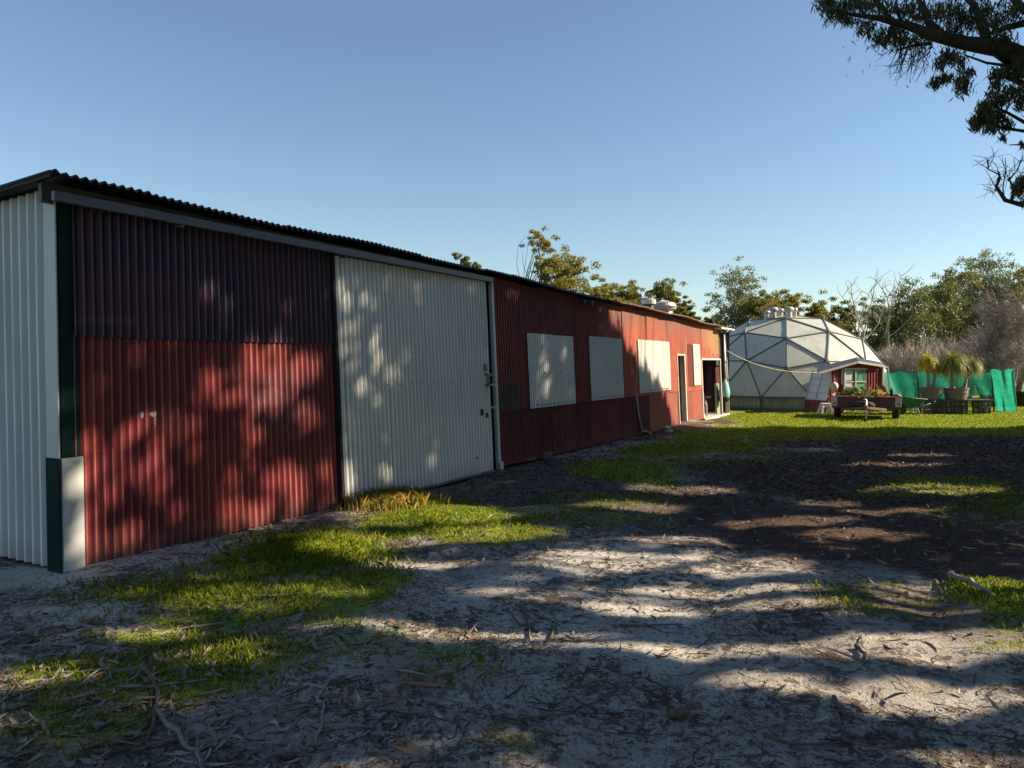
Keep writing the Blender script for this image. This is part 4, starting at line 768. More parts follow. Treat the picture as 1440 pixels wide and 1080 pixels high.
for a in (("small rounded grey-green crown showing above the shed roof near the white door", 655, 355, 45, 20, 'pale', 1, dict(group=G1, nc=9, base=.6)),
          ("low dark crown just beside the small rounded crown above the shed roof", 628, 366, 47, 10, 'dark', 21, dict(group=G1, nc=6, base=.7, leaves=3000)),
          ("tall sparse golden gum rising highest above the shed roof", 757, 322, 42, 28, 'yellow', 2, dict(group=G1, nc=9, base=.66, leaves=4200, sparse=.9)),
          ("broad golden gum crown spreading below the tall sparse one", 790, 360, 41, 38, 'yellow', 3, dict(group=G1, nc=16, base=.5)),
          ("low olive crown just right of the golden gums over the shed roof", 848, 402, 50, 32, 'yellow', 4, dict(group=G1, nc=11, base=.55)),
          ("olive crown left of the shed's roof flue", 885, 402, 52, 28, 'olive', 5, dict(group=G1, nc=11, base=.55)),
          ("dark domed crown directly behind the shed's roof flue", 928, 394, 52, 25, 'olive', 6, dict(group=G1, nc=12, base=.6)),
          ("small drooping crown behind the end of the shed roof, right of the roof vents", 962, 420, 53, 17, 'olive', 7, dict(group=G1, nc=8, base=.6)),
          ("tall pale gum with a drooping grey-green crown left of the dome top", 1038, 377, 50, 42, 'pale', 8, dict(group=G2, nc=18, base=.42, leaves=8500)),
          ("small dark bushy tree between the shed end and the pale gum", 1003, 440, 54, 22, 'dark', 9, dict(group=G2, nc=9, base=.35)),
          ("olive bushy tree behind the dome vents on their left", 1073, 411, 47, 32, 'olive', 10, dict(group=G2, nc=13, base=.4)),
          ("golden green tree directly behind the dome vents", 1110, 414, 49, 30, 'yellow', 11, dict(group=G2, nc=13, base=.4)),
          ("rounded golden tree right of the dome vents", 1150, 425, 48, 28, 'yellow', 12, dict(group=G2, nc=12, base=.4)),
          ("olive tree between the rounded golden tree and the dead trees", 1186, 428, 50, 30, 'olive', 13, dict(group=G2, nc=12, base=.4)),
          ("dark tree behind the dead bare gums", 1228, 428, 56, 38, 'dark', 14, dict(group=G3, nc=13, base=.35)),
          ("dense dark tree right of the dead gums", 1276, 404, 47, 40, 'dark', 15, dict(group=G3, nc=17, base=.35, leaves=9000)),
          ("broad dark leaning tree above the orchard's middle", 1316, 398, 49, 42, 'dark', 16, dict(group=G3, nc=17, base=.38, leaves=9000)),
          ("tall open gum rising above the broad dark tree", 1352, 376, 51, 36, 'olive', 17, dict(leaves=9000, sparse=1.15, group=G3, nc=14, base=.5)),
          ("tallest grey-green gum above the bare orchard", 1390, 356, 52, 38, 'pale', 18, dict(leaves=9000, sparse=1.15, group=G3, nc=14, base=.48)),
          ("gum with thin upright limbs at the photo's edge above the bare orchard", 1430, 368, 50, 34, 'olive', 19, dict(leaves=9000, sparse=1.15, group=G3, nc=13, base=.5)),
          ("low yellow-green tree filling the gap below the tall open gum", 1345, 425, 54, 40, 'yellow', 20, dict(group=G3, nc=13, base=.3))):
    gum(a[0], a[1], a[2], a[3], a[4], a[5], a[6], **a[7])
for k, (px, top, Y, hw, kind) in enumerate(((1500, 375, 55, 60, 'olive'), (1570, 380, 60, 60, 'dark'), (560, 400, 60, 60, 'olive'), (430, 410, 65, 70, 'dark'), (700, 405, 62, 45, 'dark'))): gum("gum tree standing beyond the frame or the shed, number unseen", px, top, Y, hw, kind, 40 + k, leaves=5000, leaf=.3, base=.3, group="trees hidden from the photo")
# understorey: one far-off mass of scrub
rng = np.random.default_rng(77); n = 60000; X = rng.uniform(-45, 75, n); Y = 62 + rng.normal(0, 3, n) + 0.002 * X ** 2; hh = 3.2 + 1.0 * np.sin(X * .35) + .8 * np.sin(X * .9 + 2); Z = rng.random(n) ** .8 * hh; V, F = leaf_geo(np.stack([X, Y, Z], 1), rand_dirs(n, rng), rand_dirs(n, rng), .55, .32, .1)
tag(np_mesh("scrub", V, F, LM['dark']), None, None, kind='stuff')
# bare deciduous trees
def twig_tree(mb, base, H, spread, rng, r0, stems=3, depth=4, up=.55, kids=(3, 5)):
    def grow(p, d, L, r, lv):
        q = p + d * L; m = p.lerp(q, .5) + Vector(rng.normal(size=3)) * L * .06; nn = 3 if lv < 2 else (5 if lv > 2 else 6); mb.tube([p, m, q], [r, r * .8, r * .6], 7 if lv > 2 else (4 if lv > 1 else 3), cap=False)
        if lv == 0: return
        for k in range(rng.integers(*kids) + (1 if lv <= 2 else 0)):
            t_ = rng.uniform(.35, 1.0); b = p.lerp(q, t_); nd = (d + Vector(rng.normal(size=3)) * spread + Vector((0, 0, up * .35))).normalized(); grow(b, nd, L * rng.uniform(.55, .85), r * .55, lv - 1)
    for s_ in range(stems):
        a = rng.uniform(0, 6.28); d = Vector((math.cos(a) * .35, math.sin(a) * .35, 1)).normalized(); grow(Vector(base) + Vector((math.cos(a), math.sin(a), 0)) * r0, d, H * .30, r0, depth)
protos = []
for sd in (5, 6):
    rng2 = np.random.default_rng(sd); mb = MB(); twig_tree(mb, (0, 0, -.05), 3.6, .55, rng2, .07, 5, 4, .5, (3, 5)); o = mb.build("bare_tree", M_twig, None); protos.append(o)
bare = [(1238, 28.6, .80, "bare twiggy fruit tree just right of the dome, behind the netting"), (1268, 33, .95, "bare fruit tree behind the dark fence post"), (1292, 30.5, .85, "bare fruit tree directly behind the yellow ponytail palm"), (1325, 34, 1.05, "bare fruit tree between the two ponytail palms, farther back"), (1352, 29.5, 1.0, "bare fruit tree behind the leaning palm trunk"), (1385, 33.5, 1.2, "tall bare tree behind the netting's free end"), (1425, 31, 1.2, "bare tree behind the thick grey trunk"), (1462, 34, 1.25, "bare tree at the photo's edge behind the dark tub"), (1255, 38, 1.0, "far bare tree right of the dome under the dead gums"), (1305, 39, 1.15, "far bare tree under the dense dark tree"), (1360, 40, 1.3, "far bare tree under the tall open gum"), (1415, 38, 1.35, "far bare tree under the tallest gum"), (1480, 29, 1.1, "bare tree outside the frame beyond the tub")]
used = [False, False]
for k, (px, Y, sc, lab) in enumerate(bare):
    i = k % 2; o = protos[i]
    if used[i]: o = o.copy(); COL.objects.link(o)
    used[i] = True; o.location = (at(px, 540, Y).x, Y, 0); o.scale = (sc * 1.05, sc * 1.05, sc); o.rotation_euler = (0, 0, 1.3 * k); tag(o, lab, "tree", "bare winter fruit trees")
# thick bare tree at the right
rng2 = np.random.default_rng(21); q = gnd(1408, 572); bt = thing("bare_tree", "thick grey multi-stemmed bare tree standing beside the netting's free end", "tree", (q[0], q[1], 0)); mb = MB(); tops = []
for dx, dy, tx, ty, r in ((-.22, 0, 1393, 470, .11), (.0, .05, 1410, 455, .13), (.16, -.05, 1438, 480, .09), (-.05, .1, 1402, 480, .08)):
    b = Vector((q[0] + dx, q[1] + dy, -.05)); e = at(tx, ty, q[1] + dy * 4); tops.append((limb(mb, b, e, r, r * .45, rng2, .07, 9, 6), r * .45))
mb.build("trunk", M_barkg, bt, smooth=True); mb = MB()
for pl, r in tops:
    for pb in pl[2:]:
        twig_tree(mb, pb, 2.6, .7, rng2, r * .45, 3, 3, .2, (3, 6))
mb.build("twigs", M_twig, bt)
# dead gums
for k, (px, top, Y, lab) in enumerate(((1209, 397, 44, "pale dead gum with forked bare limbs right of the dome"), (1243, 389, 46, "taller pale dead gum with thin leaning limbs, farther from the dome"))):
    rng2 = np.random.default_rng(60 + k); H = at(px, top, Y).z; x = at(px, 540, Y).x; d_ = thing("dead_tree", lab, "tree", (x, Y, 0), "dead gums"); mb = MB(); f_ = Vector((x + .2, Y, H * .55)); limb(mb, (x, Y, -.1), f_, .11, .07, rng2, .03, 8)
    for (ax, az, r) in ((-1.1, .86, .045), (-.4, .97, .055), (.4, .9, .045), (.9, 1.0, .05), (1.5, .80, .04)):
        e = Vector((x + ax * .95, Y + rng2.uniform(-.5, .5), H * az)); pl = limb(mb, f_ if ax < .3 else Vector((x, Y, H * .45)), e, r, .015, rng2, .08, 6)
        for pb in pl[2:]:
            for s_ in range(2): e2 = pb + Vector((rng2.uniform(-.8, .8), rng2.uniform(-.5, .5), rng2.uniform(.2, .9))); limb(mb, pb, e2, .02, .008, rng2, .1, 4, 3)
    mb.build("trunk", M_dead, d_, smooth=True)

# ------------------------------------------------------------------ overhanging gum at the upper right
YO = 11.2; rng = np.random.default_rng(8)
og = thing("gum_tree", "big gum tree whose dark leafy limb overhangs the upper right corner", "tree", (10.6, 11.4, 0))
def op(zx, zy, dy=0.0): return at(1120 + zx / 3.375, zy / 3.375, YO + dy)
M_oleaf = leaf_mat("gum_leaf", [(.022, .030, .012), (.036, .045, .016), (.055, .065, .022), (.11, .10, .03)], .25, .5, .3)
mb = MB()
trunk = [Vector((10.7, 11.5, -.1)), Vector((10.6, 11.4, 1.5)), Vector((10.4, 11.3, 3.2)), Vector((9.6, 11.2, 4.8)), op(1180, 330), op(1080, 290)]
mb.tube(trunk, [.34, .29, .26, .24, .20, .19], 14)
L1 = [op(1080, 290), op(960, 225), op(800, 205), op(640, 165), op(540, 125), op(400, 88), op(260, 68), op(150, 45)]
mb.tube(L1, [.17, .13, .095, .08, .06, .042, .026, .012], 10)
for pl, r in (([op(700, 180), op(630, 110), op(600, 40), op(560, -40)], .07), ([op(900, 215), op(890, 120), op(840, 20), op(760, -60)], .08), ([op(1080, 310), op(1000, 312), op(900, 298), op(800, 262)], .03), ([op(1180, 420), op(1060, 392), op(990, 362), op(915, 372)], .055), ([op(640, 205), op(560, 215), op(470, 240)], .03), ([op(1120, 60), op(1060, 30), op(1010, -30)], .09), ([op(1120, 100), op(1000, 130), op(900, 165)], .06),
              ([op(1200, 560), op(1080, 580), op(1010, 540), op(930, 500)], .035), ([op(1200, 640), op(1080, 622), op(980, 608), op(900, 590)], .03), ([op(1180, 690), op(1080, 685), op(1010, 688)], .018), ([op(1200, 960, .4), op(1070, 972, .4), op(990, 950, .4), op(948, 885, .4), op(968, 842, .4)], .045), ([op(948, 885, .4), op(965, 830, .4), op(905, 800, .4)], .02), ([op(1020, 962, .4), op(1030, 900, .4), op(1010, 850, .4), op(1055, 800, .4)], .02), ([op(985, 948, .4), op(980, 890, .4), op(995, 800, .4), op(990, 750, .4)], .012), ([op(480, 115), op(420, 60), op(380, -10)], .035), ([op(330, 75), op(300, 40), op(270, 0)], .02), ([op(500, 110), op(470, 30), op(480, -40)], .03)):
    n = len(pl); mb.tube(pl, [r * (1 - .6 * i / (n - 1)) for i in range(n)], 7)
for k in range(60):   # fine bare twigs hanging below the limb and on the lower branch
    if k < 36: a = op(rng.uniform(470, 640), rng.uniform(200, 250)); b = a + Vector((rng.uniform(-.30, .02), rng.uniform(-.1, .1), rng.uniform(-.55, -.15)))
    else: a = op(*((960, 840), (1010, 860), (1045, 810), (910, 800), (950, 900))[k % 5], .4); b = a + Vector((rng.uniform(-.25, .2), rng.uniform(-.1, .1), rng.uniform(-.02, .35)))
    m = a.lerp(b, .5) + Vector(rng.normal(size=3)) * .05; mb.tube([a, m, b], [.007, .005, .0025], 4)
    for s_ in range(2): c = m + Vector(rng.normal(size=3)) * .12; mb.tube([m, c], [.004, .002], 3)
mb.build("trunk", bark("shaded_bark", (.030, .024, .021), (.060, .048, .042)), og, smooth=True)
clumps = [(150, 25, 60, 45, 200), (200, 70, 70, 45, 170), (250, 105, 40, 25, 80), (330, 130, 45, 45, 120), (400, 40, 100, 45, 210), (400, 185, 55, 40, 150), (480, 190, 60, 45, 190), (470, 150, 70, 40, 110), (560, 200, 70, 40, 110), (540, 60, 80, 60, 200), (330, 20, 80, 35, 170), (250, 25, 60, 35, 150), (650, 60, 90, 60, 220), (760, 60, 90, 70, 280), (740, 150, 80, 40, 130), (820, 110, 70, 60, 190), (900, 50, 80, 60, 200), (950, 120, 70, 50, 130), (1020, 60, 60, 50, 150), (980, 180, 70, 40, 110), (720, 270, 55, 50, 190), (680, 300, 30, 30, 60), (780, 300, 30, 40, 60), (655, 400, 30, 30, 70), (700, 375, 45, 30, 100), (790, 400, 45, 55, 200), (820, 345, 30, 20, 40), (950, 350, 40, 30, 80), (1010, 345, 60, 40, 170), (1060, 330, 40, 60, 170), (1030, 270, 50, 30, 70), (950, 405, 30, 35, 60), (1040, 440, 60, 35, 150), (960, 470, 60, 40, 210), (890, 510, 40, 35, 170), (850, 585, 35, 35, 150), (900, 555, 50, 35, 190), (960, 560, 50, 50, 170), (930, 610, 40, 25, 90), (1060, 490, 40, 40, 90), (980, 660, 15, 20, 30), (1070, 690, 15, 15, 25), (1055, 900, 30, 45, 180), (1080, 860, 30, 30, 60), (1085, 960, 25, 25, 60), (1000, 600, 40, 30, 60)]
Cs = []
for cx_, cy_, rx_, ry_, n in clumps:
    n = int(n * 1.15); dy = rng.normal(0, .45); k = rng.normal(size=(n, 3)); k[:, :2] *= .5
    for j in range(n): Cs.append(op(cx_ + k[j, 0] * rx_, cy_ + k[j, 1] * ry_, dy + k[j, 2] * .22))
for k in range(3200):   # the rest of the crown, outside the frame above and to the right
    Cs.append((rng.uniform(6, 13), 11.3 + rng.normal(0, 1.6), rng.uniform(6.9, 10.5)))
for k in range(900): Cs.append(op(rng.uniform(1120, 1600), rng.uniform(-200, 700), rng.normal(0, .7)))
C = np.array([tuple(c) for c in Cs]); n = len(C); D = rand_dirs(n, rng) * .75 + np.array([0, 0, -1.0]); V, F = leaf_geo(C, D, rand_dirs(n, rng), rng.uniform(.09, .17, n), rng.uniform(.015, .025, n), .06)
np_mesh("crown", V, F, M_oleaf, og)

# ------------------------------------------------------------------ the row of gums outside the frame that shades the yard; gaps in their crowns let the sun patches through
GL=[(-1.76,5.12,0.52,0.2),(-2.08,4.58,0.2,0.12),(-0.94,4.6,0.26,0.07),(-0.02,4.47,0.62,0.14),(-0.34,4.58,0.3,0.06),(-2.45,3.8,0.14,0.12),(-1.03,7.94,0.69,0.48),(-0.35,6.95,0.67,0.17),(-0.74,6.13,0.34,0.09),(0.74,6.14,0.59,0.26),(0.5,5.39,0.67,0.12),(1.04,5.07,0.19,0.11),(1.79,6.11,0.54,0.24),(1.3,5.5,0.18,0.09),(1.83,5.22,0.21,0.22),(3.12,5.18,0.6,0.35),(2.47,5.0,0.37,0.18),(2.31,4.27,0.57,0.14),(2.75,4.34,0.28,0.2),(2.07,3.7,0.41,0.13),(1.31,3.89,0.18,0.12),(1.92,3.08,0.2,0.05),(6.14,12.17,0.67,0.19),(4.89,11.29,0.63,0.19),(5.5,9.81,0.68,0.22),(3.54,8.58,0.3,0.13),(2.81,7.77,0.49,0.14),(3.2,7.15,0.4,0.15),(1.32,8.46,0.51,0.17),(2.22,9.76,0.59,0.28),(4.04,8.21,0.45,0.12),(6.96,13.2,0.43,0.2),(1.13,4.33,0.28,0.08),(1.53,6.87,0.38,0.11),(-1.62,4.12,0.15,0.08)]
WL=[(1.65,2.22,0.15,0.08),(2.48,2.21,0.25,0.1),(2.25,1.52,0.21,0.35),(1.92,1.42,0.16,0.17),(2.58,1.41,0.15,0.22),(2.75,1.06,0.15,0.09),(0.43,0.74,0.09,0.16),(0.3,0.81,0.04,0.16),(0.85,0.69,0.07,0.2),(0.52,0.08,0.14,0.1),(1.74,0.08,0.2,0.12),(1.55,0.21,0.08,0.16),(2.52,0.27,0.11,0.18),(2.97,0.28,0.13,0.31),(2.18,0.31,0.09,0.15),(1.5,1.35,0.1,0.11),(0.2,0.44,0.04,0.22),(0.82,1.05,0.03,0.06),(1.12,1.84,0.04,0.03),(4.05,2.52,0.12,0.12),(3.54,2.37,0.15,0.08),(4.56,2.54,0.12,0.1),(6.03,2.69,0.27,0.1),(3.59,1.28,0.09,0.15),(4.03,1.49,0.09,0.14),(4.32,1.72,0.08,0.07),(3.26,0.88,0.09,0.2),(3.79,0.35,0.11,0.15),(3.25,0.08,0.11,0.24),(3.27,1.83,0.07,0.32),(3.19,2.3,0.06,0.2),(4.77,0.22,0.07,0.11),(3.75,1.76,0.06,0.07),(8.28,1.65,0.11,0.33),(8.75,1.77,0.11,0.17),(7.04,2.8,0.3,0.05),(8.03,1.23,0.1,0.23),(0.05,1.11,0.03,0.16)]
GL += [ell(480, 770, 70, 14), ell(585, 735, 90, 8)]
tan_el = math.tan(SUN_EL)
def sun_open(P, rng):
    """probability that a leaf at P is left out so that the sun falls where the photograph shows a patch of it"""
    x, y, z = P.T; t_ = ((C0[0] - x) * N0[0] + (C0[1] - y) * N0[1]) / (-N0[0])      # metres travelled in -X to the wall plane
    hz = z - t_ * tan_el; X = x - t_; u = (X - C0[0]) * U0[0] + (y - C0[1]) * U0[1]; hw = (u > 0) & (u < 20) & (hz > 0) & (hz < 2.95)
    p = np.zeros(len(P)); vn = .6 * vnoise(u, hz, .17, 2) + .4 * vnoise(u, hz, .09, 6); p = np.where(hw & (u < 3.1) & (hz < 1.8), np.clip((.6 * fbm(u, hz, .30, 8) + .4 * vnoise(u, hz, .15, 5) - .53) * 8, 0, .92), p)
    for cu, ch, ru, rh in WL:
        r = np.sqrt(((u - cu) / (ru * 1.15 + .10)) ** 2 + ((hz - ch) / (rh * 1.15 + .11)) ** 2) + 1.5 * (vn - .5); p = np.maximum(p, np.where(hw, np.clip((1.15 - r) / .3, 0, 1) * (.93 if cu < 3.1 and ch < 1.8 else .68), 0))
    line = np.interp(u, [10.57, 11.6, 12.15, 14.35, 14.9, 15.1], [2.83, 2.24, 1.74, .74, .0, -1]); p = np.maximum(p, np.where(hw & (u > 10.4), np.clip((hz - line + .15 * np.sin(u * 9) + .1 * np.sin(u * 23)) / .18, 0, 1), 0))
    gx_ = x - z / tan_el; gn = fbm(gx_ * .35, y, .34, 4); p = np.where(~hw & (y < 8.2) & (gx_ > -3), np.clip((gn - .50) * 4.5, 0, .72), p); p = np.where(~hw & (y >= 8.2) & (y < 15), np.clip((gn - .60) * 4, 0, .6), p)
    for cx_, cy_, rx_, ry_ in GL:
        r = np.sqrt(((gx_ - cx_) / (rx_ + .10)) ** 2 + ((y - cy_) / (ry_ + .06)) ** 2) + .8 * (gn - .5); p = np.maximum(p, np.where(~hw, np.clip((1.4 - r) / .35, 0, 1), 0))
    p = np.maximum(p, np.where(~hw, np.clip((y - (18.55 + .12 * np.sin(gx_ * 2.2) + .08 * np.sin(gx_ * 5.1))) / .25, 0, 1), 0))
    return rng.random(len(P)) > p
rng = np.random.default_rng(99)
shade = [(-7.5, .0, "gum tree out of view behind the camera's right shoulder"), (-.2, 4.2, "gum tree out of view right of the camera"), (3.8, 8.4, "gum tree whose thin trunk throws the shadow bar across the sand, itself out of view"), (8.0, 13.4, "gum tree out of view beside the overhanging gum"), (13.0, 18.9, "last gum tree of the row out of view, shading the shed's middle")]
for y0, y1, lab in shade:
    ym = (y0 + y1) / 2; ym = 4.72 if y0 == 3.8 else ym; xm = 8.0 + .52 * max(0, ym); t_ = thing("gum_tree", lab, "tree", (xm, ym, 0), "gums in the row outside the frame")
    mb = MB(); limb(mb, (xm, ym, -.1), (xm + .1, ym, 7.0), .17, .10, rng, .01, 10, 6)
    n = int(12500 * (y1 - y0)); Y = rng.uniform(y0, y1, n); X = 8.0 + .52 * np.maximum(0, Y) + rng.normal(0, .9, n); Z = 1.2 + 13.0 * rng.random(n); P = np.stack([X, Y, Z], 1)
    keep = sun_open(P, rng); P = P[keep]; n = len(P)
    for k in range(26): e = P[rng.integers(0, n)]; limb(mb, (xm, ym, rng.uniform(2, 7)), e, .05, .01, rng, .06, 5, 4)
    V, F = leaf_geo(P, rand_dirs(n, rng) + np.array([0, 0, -.5]), np.array([[1., 0, 0]]) + rand_dirs(n, rng) * .8, rng.uniform(.16, .30, n), rng.uniform(.075, .125, n), .05); mb.build("trunk", M_barkg, t_, smooth=True); np_mesh("crown", V, F, M_oleaf, t_)

# ------------------------------------------------------------------ grass, leaf litter, twigs, sticks
def scatter(n, fn, xr, yr, rng):
    X = rng.uniform(*xr, n); Y = rng.uniform(*yr, n); k = np.abs(X) < Y * .72 + 1.0; X, Y = X[k], Y[k]; p = fn(X, Y); k = rng.random(len(X)) < p; return X[k], Y[k]
def blades(name, X, Y, L, wd, rng, mat, lean=.5):
    n = len(X); Z = zground(X, Y) - .004; a = rng.uniform(0, 6.28, n); L = L * rng.uniform(.45, 1.25, n); sd = np.stack([np.cos(a), np.sin(a), np.zeros(n)], 1); ln = np.stack([-np.sin(a), np.cos(a), np.zeros(n)], 1) * (rng.normal(0, lean, n) * L)[:, None]; B = np.stack([X, Y, Z], 1); w_ = (wd * rng.uniform(.6, 1.3, n))[:, None]
    m_ = B + ln * .35 + np.array([0, 0, 1.]) * (L * .6)[:, None]; t_ = B + ln + np.array([0, 0, 1.]) * (L * .92)[:, None]
    V = np.stack([B - sd * w_, B + sd * w_, m_ + sd * w_ * .7, t_, m_ - sd * w_ * .7], 1).reshape(-1, 3); i = np.arange(n)[:, None] * 5; F = i + np.array([[0, 1, 2, 3, 4]]); return tag(np_mesh(name, V, F, mat), None, None, kind='stuff')
M_grass = leaf_mat("grass_blade", [(.10, .17, .014), (.18, .26, .022), (.30, .35, .035), (.38, .34, .07)], .4, .55, .25); M_straw = leaf_mat("dry_grass_blade", [(.34, .22, .05), (.42, .28, .07), (.25, .22, .05), (.18, .2, .03)], .35)
rng = np.random.default_rng(5)
def brk(X, Y): return fbm(X, Y, .55, 7)
fg = lambda X, Y: np.clip(covers(X, Y)[0] * 1.25 - .12 - 2.4 * np.maximum(brk(X, Y) - .45, 0), 0, 1) * (covers(X, Y)[5] > .08)
X, Y = scatter(260000, fg, (-5, 6), (2.6, 9.5), rng); blades("grass", X, Y, .040 * (.5 + 1.1 * vnoise(X, Y, .3, 9)), .003, rng, M_grass)
X, Y = scatter(150000, fg, (-1, 12), (9.0, 18), rng); blades("grass", X, Y, .045, .006, rng, M_grass)
X, Y = scatter(190000, fg, (2, 20), (17, 30), rng); blades("grass", X, Y, .045, .011, rng, M_grass)
# taller tufts and straw by the door
q = ell(440, 780, 90, 28); X = rng.normal(q[0], q[2] * .55, 5000); Y = rng.normal(q[1], q[3] * .5, 5000); k = covers(X, Y)[5] > .1; blades("grass", X[k], Y[k], .075, .003, rng, M_grass)
q = ell(545, 712, 50, 12); X = rng.normal(q[0], q[2] * .6, 1500); Y = rng.normal(q[1], q[3] * .6, 1500); k = covers(X, Y)[5] > .08; blades("dry_grass", X[k], Y[k], .16, .004, rng, M_straw, .35)
q = ell(270, 835, 140, 20); X = rng.normal(q[0], q[2] * .6, 2500); Y = rng.normal(q[1], q[3] * .6, 2500); blades("grass", X, Y, .055, .003, rng, M_grass)
def litter(name, n, fn, xr, yr, Lr, Wr, mat, rng, lift=.012, tilt=.25, bend=.12, curl=.14):
    X, Y = scatter(n, fn, xr, yr, rng); n = len(X); a = rng.uniform(0, 6.28, n); D = np.stack([np.cos(a), np.sin(a), rng.normal(0, tilt, n)], 1); C = np.stack([X, Y, zground(X, Y) + lift * rng.random(n) + .004], 1); Nn = np.tile([0, 0, 1.], (n, 1)) + rng.normal(0, .5, (n, 3)); L = rng.uniform(*Lr, n); Wd = rng.uniform(*Wr, n)
    D /= np.linalg.norm(D, axis=1, keepdims=True); Sd = np.cross(D, Nn); Sd /= np.linalg.norm(Sd, axis=1, keepdims=True); Up = np.cross(Sd, D); cv = rng.normal(0, curl, n); bd = rng.normal(0, bend, n); ts = np.array([-.5, -.25, 0, .25, .5]); ws = np.array([.05, .8, 1, .7, .03]); V = []
    for t_, w_ in zip(ts, ws):
        c = C + D * (L * t_)[:, None] + Sd * (L * cv * (1 - 4 * t_ * t_))[:, None] + Up * (L * np.abs(bd) * (4 * t_ * t_))[:, None]; V += [c - Sd * (Wd * w_ / 2)[:, None], c + Sd * (Wd * w_ / 2)[:, None]]
    V = np.stack(V, 1).reshape(-1, 3); i = (np.arange(n) * 10)[:, None, None]; F = (i + np.array([[0, 1, 3, 2], [2, 3, 5, 4], [4, 5, 7, 6], [6, 7, 9, 8]])[None]).reshape(-1, 4); return tag(np_mesh(name, V, F, mat), None, None, kind='stuff')
M_litter = leaf_mat("fallen_leaf", [(.17, .13, .10), (.27, .225, .185), (.09, .065, .05), (.36, .31, .26), (.17, .125, .09), (.22, .17, .13), (.12, .09, .07), (.28, .15, .07)], 0, .6, .3); M_chip = leaf_mat("bark_chip", [(.035, .024, .018), (.07, .048, .035), (.12, .085, .065), (.025, .018, .015), (.09, .05, .035)], 0, .8, .2)
open_ = lambda X, Y: (covers(X, Y)[5] > .05)
litter("leaf_litter", 26000, lambda X, Y: open_(X, Y) * np.clip(.06 + 1.1 * np.clip((-X + .2 - .15 * Y) / 2.2, 0, 1) * np.clip((5.6 - Y) / 2.2, 0, 1) + .05 * covers(X, Y)[0], 0, 1), (-4, 5), (2.5, 8), (.05, .13), (.009, .024), M_litter, rng)
litter("bark_litter", 1500, lambda X, Y: open_(X, Y) * np.clip((-X + .6) / 2.0, .02, 1) * np.clip((5.2 - Y) / 1.5, .0, 1), (-3.5, 4), (2.5, 6), (.12, .34), (.008, .026), M_litter, rng, .02, .06, .03, .05)
litter("leaf_litter", 30000, lambda X, Y: open_(X, Y) * .10, (-3, 12), (6.5, 18.5), (.05, .12), (.012, .026), M_litter, rng)
litter("bark_litter", 170000, lambda X, Y: open_(X, Y) * np.clip(.55 - .45 * covers(X, Y)[3] + .4 * covers(X, Y)[1] - .2 * covers(X, Y)[2], 0, 1) * np.clip((fbm(X, Y, .7, 12) - .38) * 5, .08, 1), (-4.5, 6), (2.5, 9), (.012, .055), (.002, .007), M_chip, rng, .006, .12, .03)
litter("bark_litter", 60000, lambda X, Y: open_(X, Y) * np.clip(.15 + .9 * covers(X, Y)[1], 0, 1), (-2, 14), (8.5, 18), (.03, .10), (.008, .02), M_chip, rng, .012, .25, .05)
# thin twigs, uncounted
mb = MB(); k = 0
while k < 900:
    y = 2.6 + 6.5 * rng.random() ** 1.3; x = rng.uniform(-.7 * y, .72 * y)
    if covers(np.array([x]), np.array([y]))[5][0] < .1: continue
    L = rng.uniform(.06, .28); a = rng.uniform(0, 6.28); p = Vector((x, y, float(zground(np.array([x]), np.array([y]))[0]) + .006)); pl = [p]
    for s_ in range(4): a += rng.normal(0, .35); pl.append(pl[-1] + Vector((math.cos(a), math.sin(a), rng.normal(0, .04))) * L / 4)
    r = rng.uniform(.0015, .0042); mb.tube(pl, [r, r, r * .9, r * .7, r * .4], 4); k += 1
tag(mb.build("twigs", plain("dark_twig", (.06, .042, .034), .85, .4, 12), None), None, None, kind='stuff')
M_stick = bark("stick_bark", (.16, .115, .085), (.075, .055, .042), 6); M_stickg = bark("grey_stick_bark", (.30, .25, .21), (.17, .135, .11), 6)
def stick(pxs, r, label, mat, forks=()):
    pl = [Vector(gnd(x, y)) for x, y in pxs]; mb = MB()
    for p in pl: p.z = float(zground(np.array([p.x]), np.array([p.y]))[0]) + r * .9 + .004
    fine = []
    for a, b in zip(pl[:-1], pl[1:]):
        for t_ in (0, .33, .66): fine.append(a.lerp(b, t_) + Vector((rng.normal(0, r * .4), rng.normal(0, r * .4), abs(rng.normal(0, r * .3)))))
    fine.append(pl[-1]); n = len(fine); mb.tube(fine, [r * (1 - .55 * i / (n - 1)) * (1 + .12 * math.sin(i * 2.7)) for i in range(n)], 8)
    for fk in forks:
        q = [Vector(gnd(x, y)) for x, y in fk]
        for p in q: p.z = float(zground(np.array([p.x]), np.array([p.y]))[0]) + r * .7
        mb.tube(q, [r * .6 * (1 - .6 * i / (len(q) - 1)) for i in range(len(q))], 6)
    return tag(mb.build("fallen_stick", mat, None, smooth=True), label, "stick", "sticks fallen on the ground")
stick([(1337, 808), (1348, 823), (1362, 831), (1380, 840), (1397, 851)], .026, "thick pale fallen branch lying on the grass edge at the right", M_stickg)
stick([(200, 936), (214, 962), (223, 985), (219, 1005), (206, 1038)], .013, "thin brown forked stick lying on the leaf litter at lower left", M_stick, (((216, 966), (212, 995), (214, 1015)),))
stick([(222, 1001), (240, 1020), (262, 1045), (278, 1058), (289, 1082)], .014, "thick curving grey stick running to the bottom edge on the leaf litter", M_stickg)
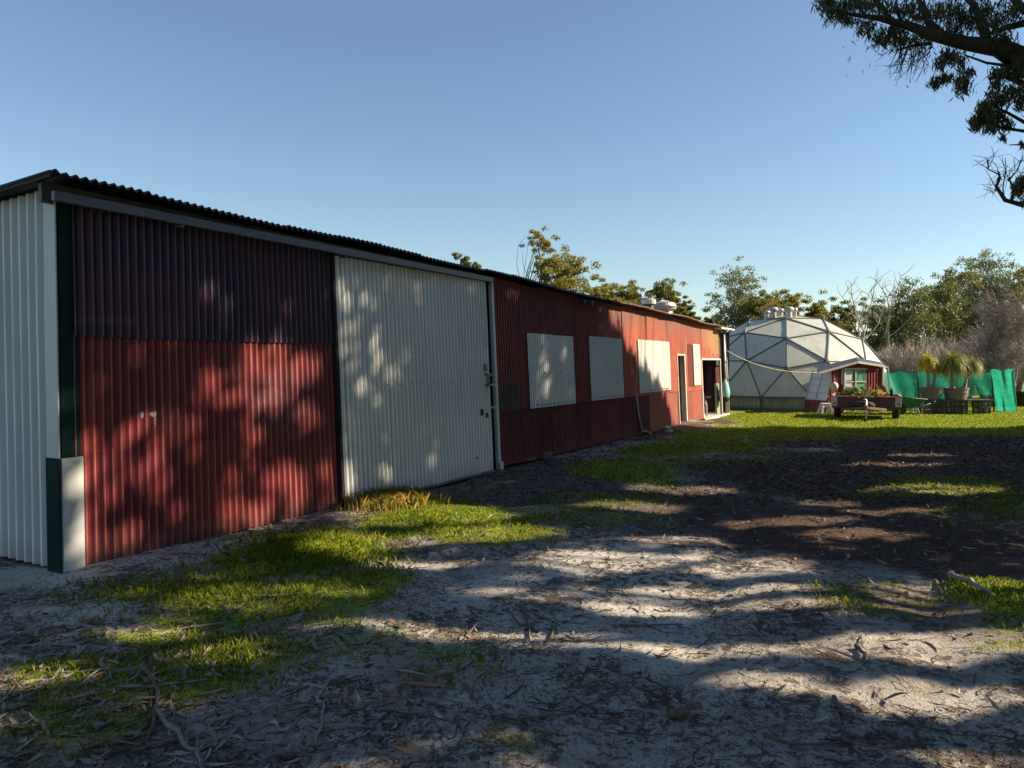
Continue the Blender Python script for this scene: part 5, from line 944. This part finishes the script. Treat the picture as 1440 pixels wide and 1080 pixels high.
stick([(168, 974), (215, 972), (255, 964), (298, 958)], .008, "straight thin stick crossing the forked brown stick", M_stickg)
stick([(462, 962), (448, 982), (455, 1000), (453, 1020), (444, 1044)], .010, "wavy grey stick where the litter meets the sand at lower left", M_stickg)
stick([(290, 1010), (320, 1003), (345, 995)], .013, "short curled strip of bark right of the thick curving stick", M_stickg)
stick([(733, 851), (740, 868), (745, 880), (744, 905)], .012, "dark stick with splayed roots in the sunlit strip of sand", M_stick, (((741, 872), (752, 884), (762, 890)), ((743, 880), (733, 890), (725, 892))))
stick([(778, 882), (776, 892), (772, 904)], .010, "short dark stick right of the one with splayed roots", M_stick)
stick([(712, 852), (722, 866), (734, 878)], .006, "thin dark stick leaning into the splayed roots", M_stick)
stick([(750, 858), (768, 864), (786, 874)], .006, "thin curved dark stick above the sunlit strip of sand", M_stick)
stick([(732, 1017), (765, 1012), (795, 1003)], .009, "dark branching stick on the shaded sand near the bottom centre", M_stick, (((760, 1013), (775, 1003), (780, 995)),))
stick([(655, 968), (664, 982), (671, 992)], .010, "short dark stick beside a brown bark curl on the sand left of bottom centre", M_stick)
stick([(1075, 1035), (1110, 1045), (1160, 1049), (1200, 1041), (1285, 1044)], .008, "long thin dark stick snaking along the sand at the bottom right", M_stick)
stick([(1205, 913), (1216, 925), (1216, 937)], .013, "short bent dark stick on the sunlit sand at the right", M_stick)
stick([(1172, 978), (1184, 995), (1192, 1004)], .013, "short thick dark stick on the shaded sand below the bent one", M_stick)
stick([(1255, 998), (1290, 1014), (1338, 1020)], .008, "thin straight dark stick on the shaded sand at lower right", M_stick)
stick([(870, 878), (915, 874), (960, 868)], .008, "thin dark stick near the trunk shadow in the middle of the sand", M_stick)
stick([(940, 1009), (962, 1003), (985, 998)], .026, "thick dark bark piece on the shaded sand right of bottom centre", M_stick)
stick([(425, 742), (448, 739), (462, 731)], .008, "pale stick beside the white door's lower edge", M_stickg)
stick([(380, 672 + 90), (410, 760), (440, 752)], .012, "pale bark strip on the tall grass in front of the red bay", M_stickg)
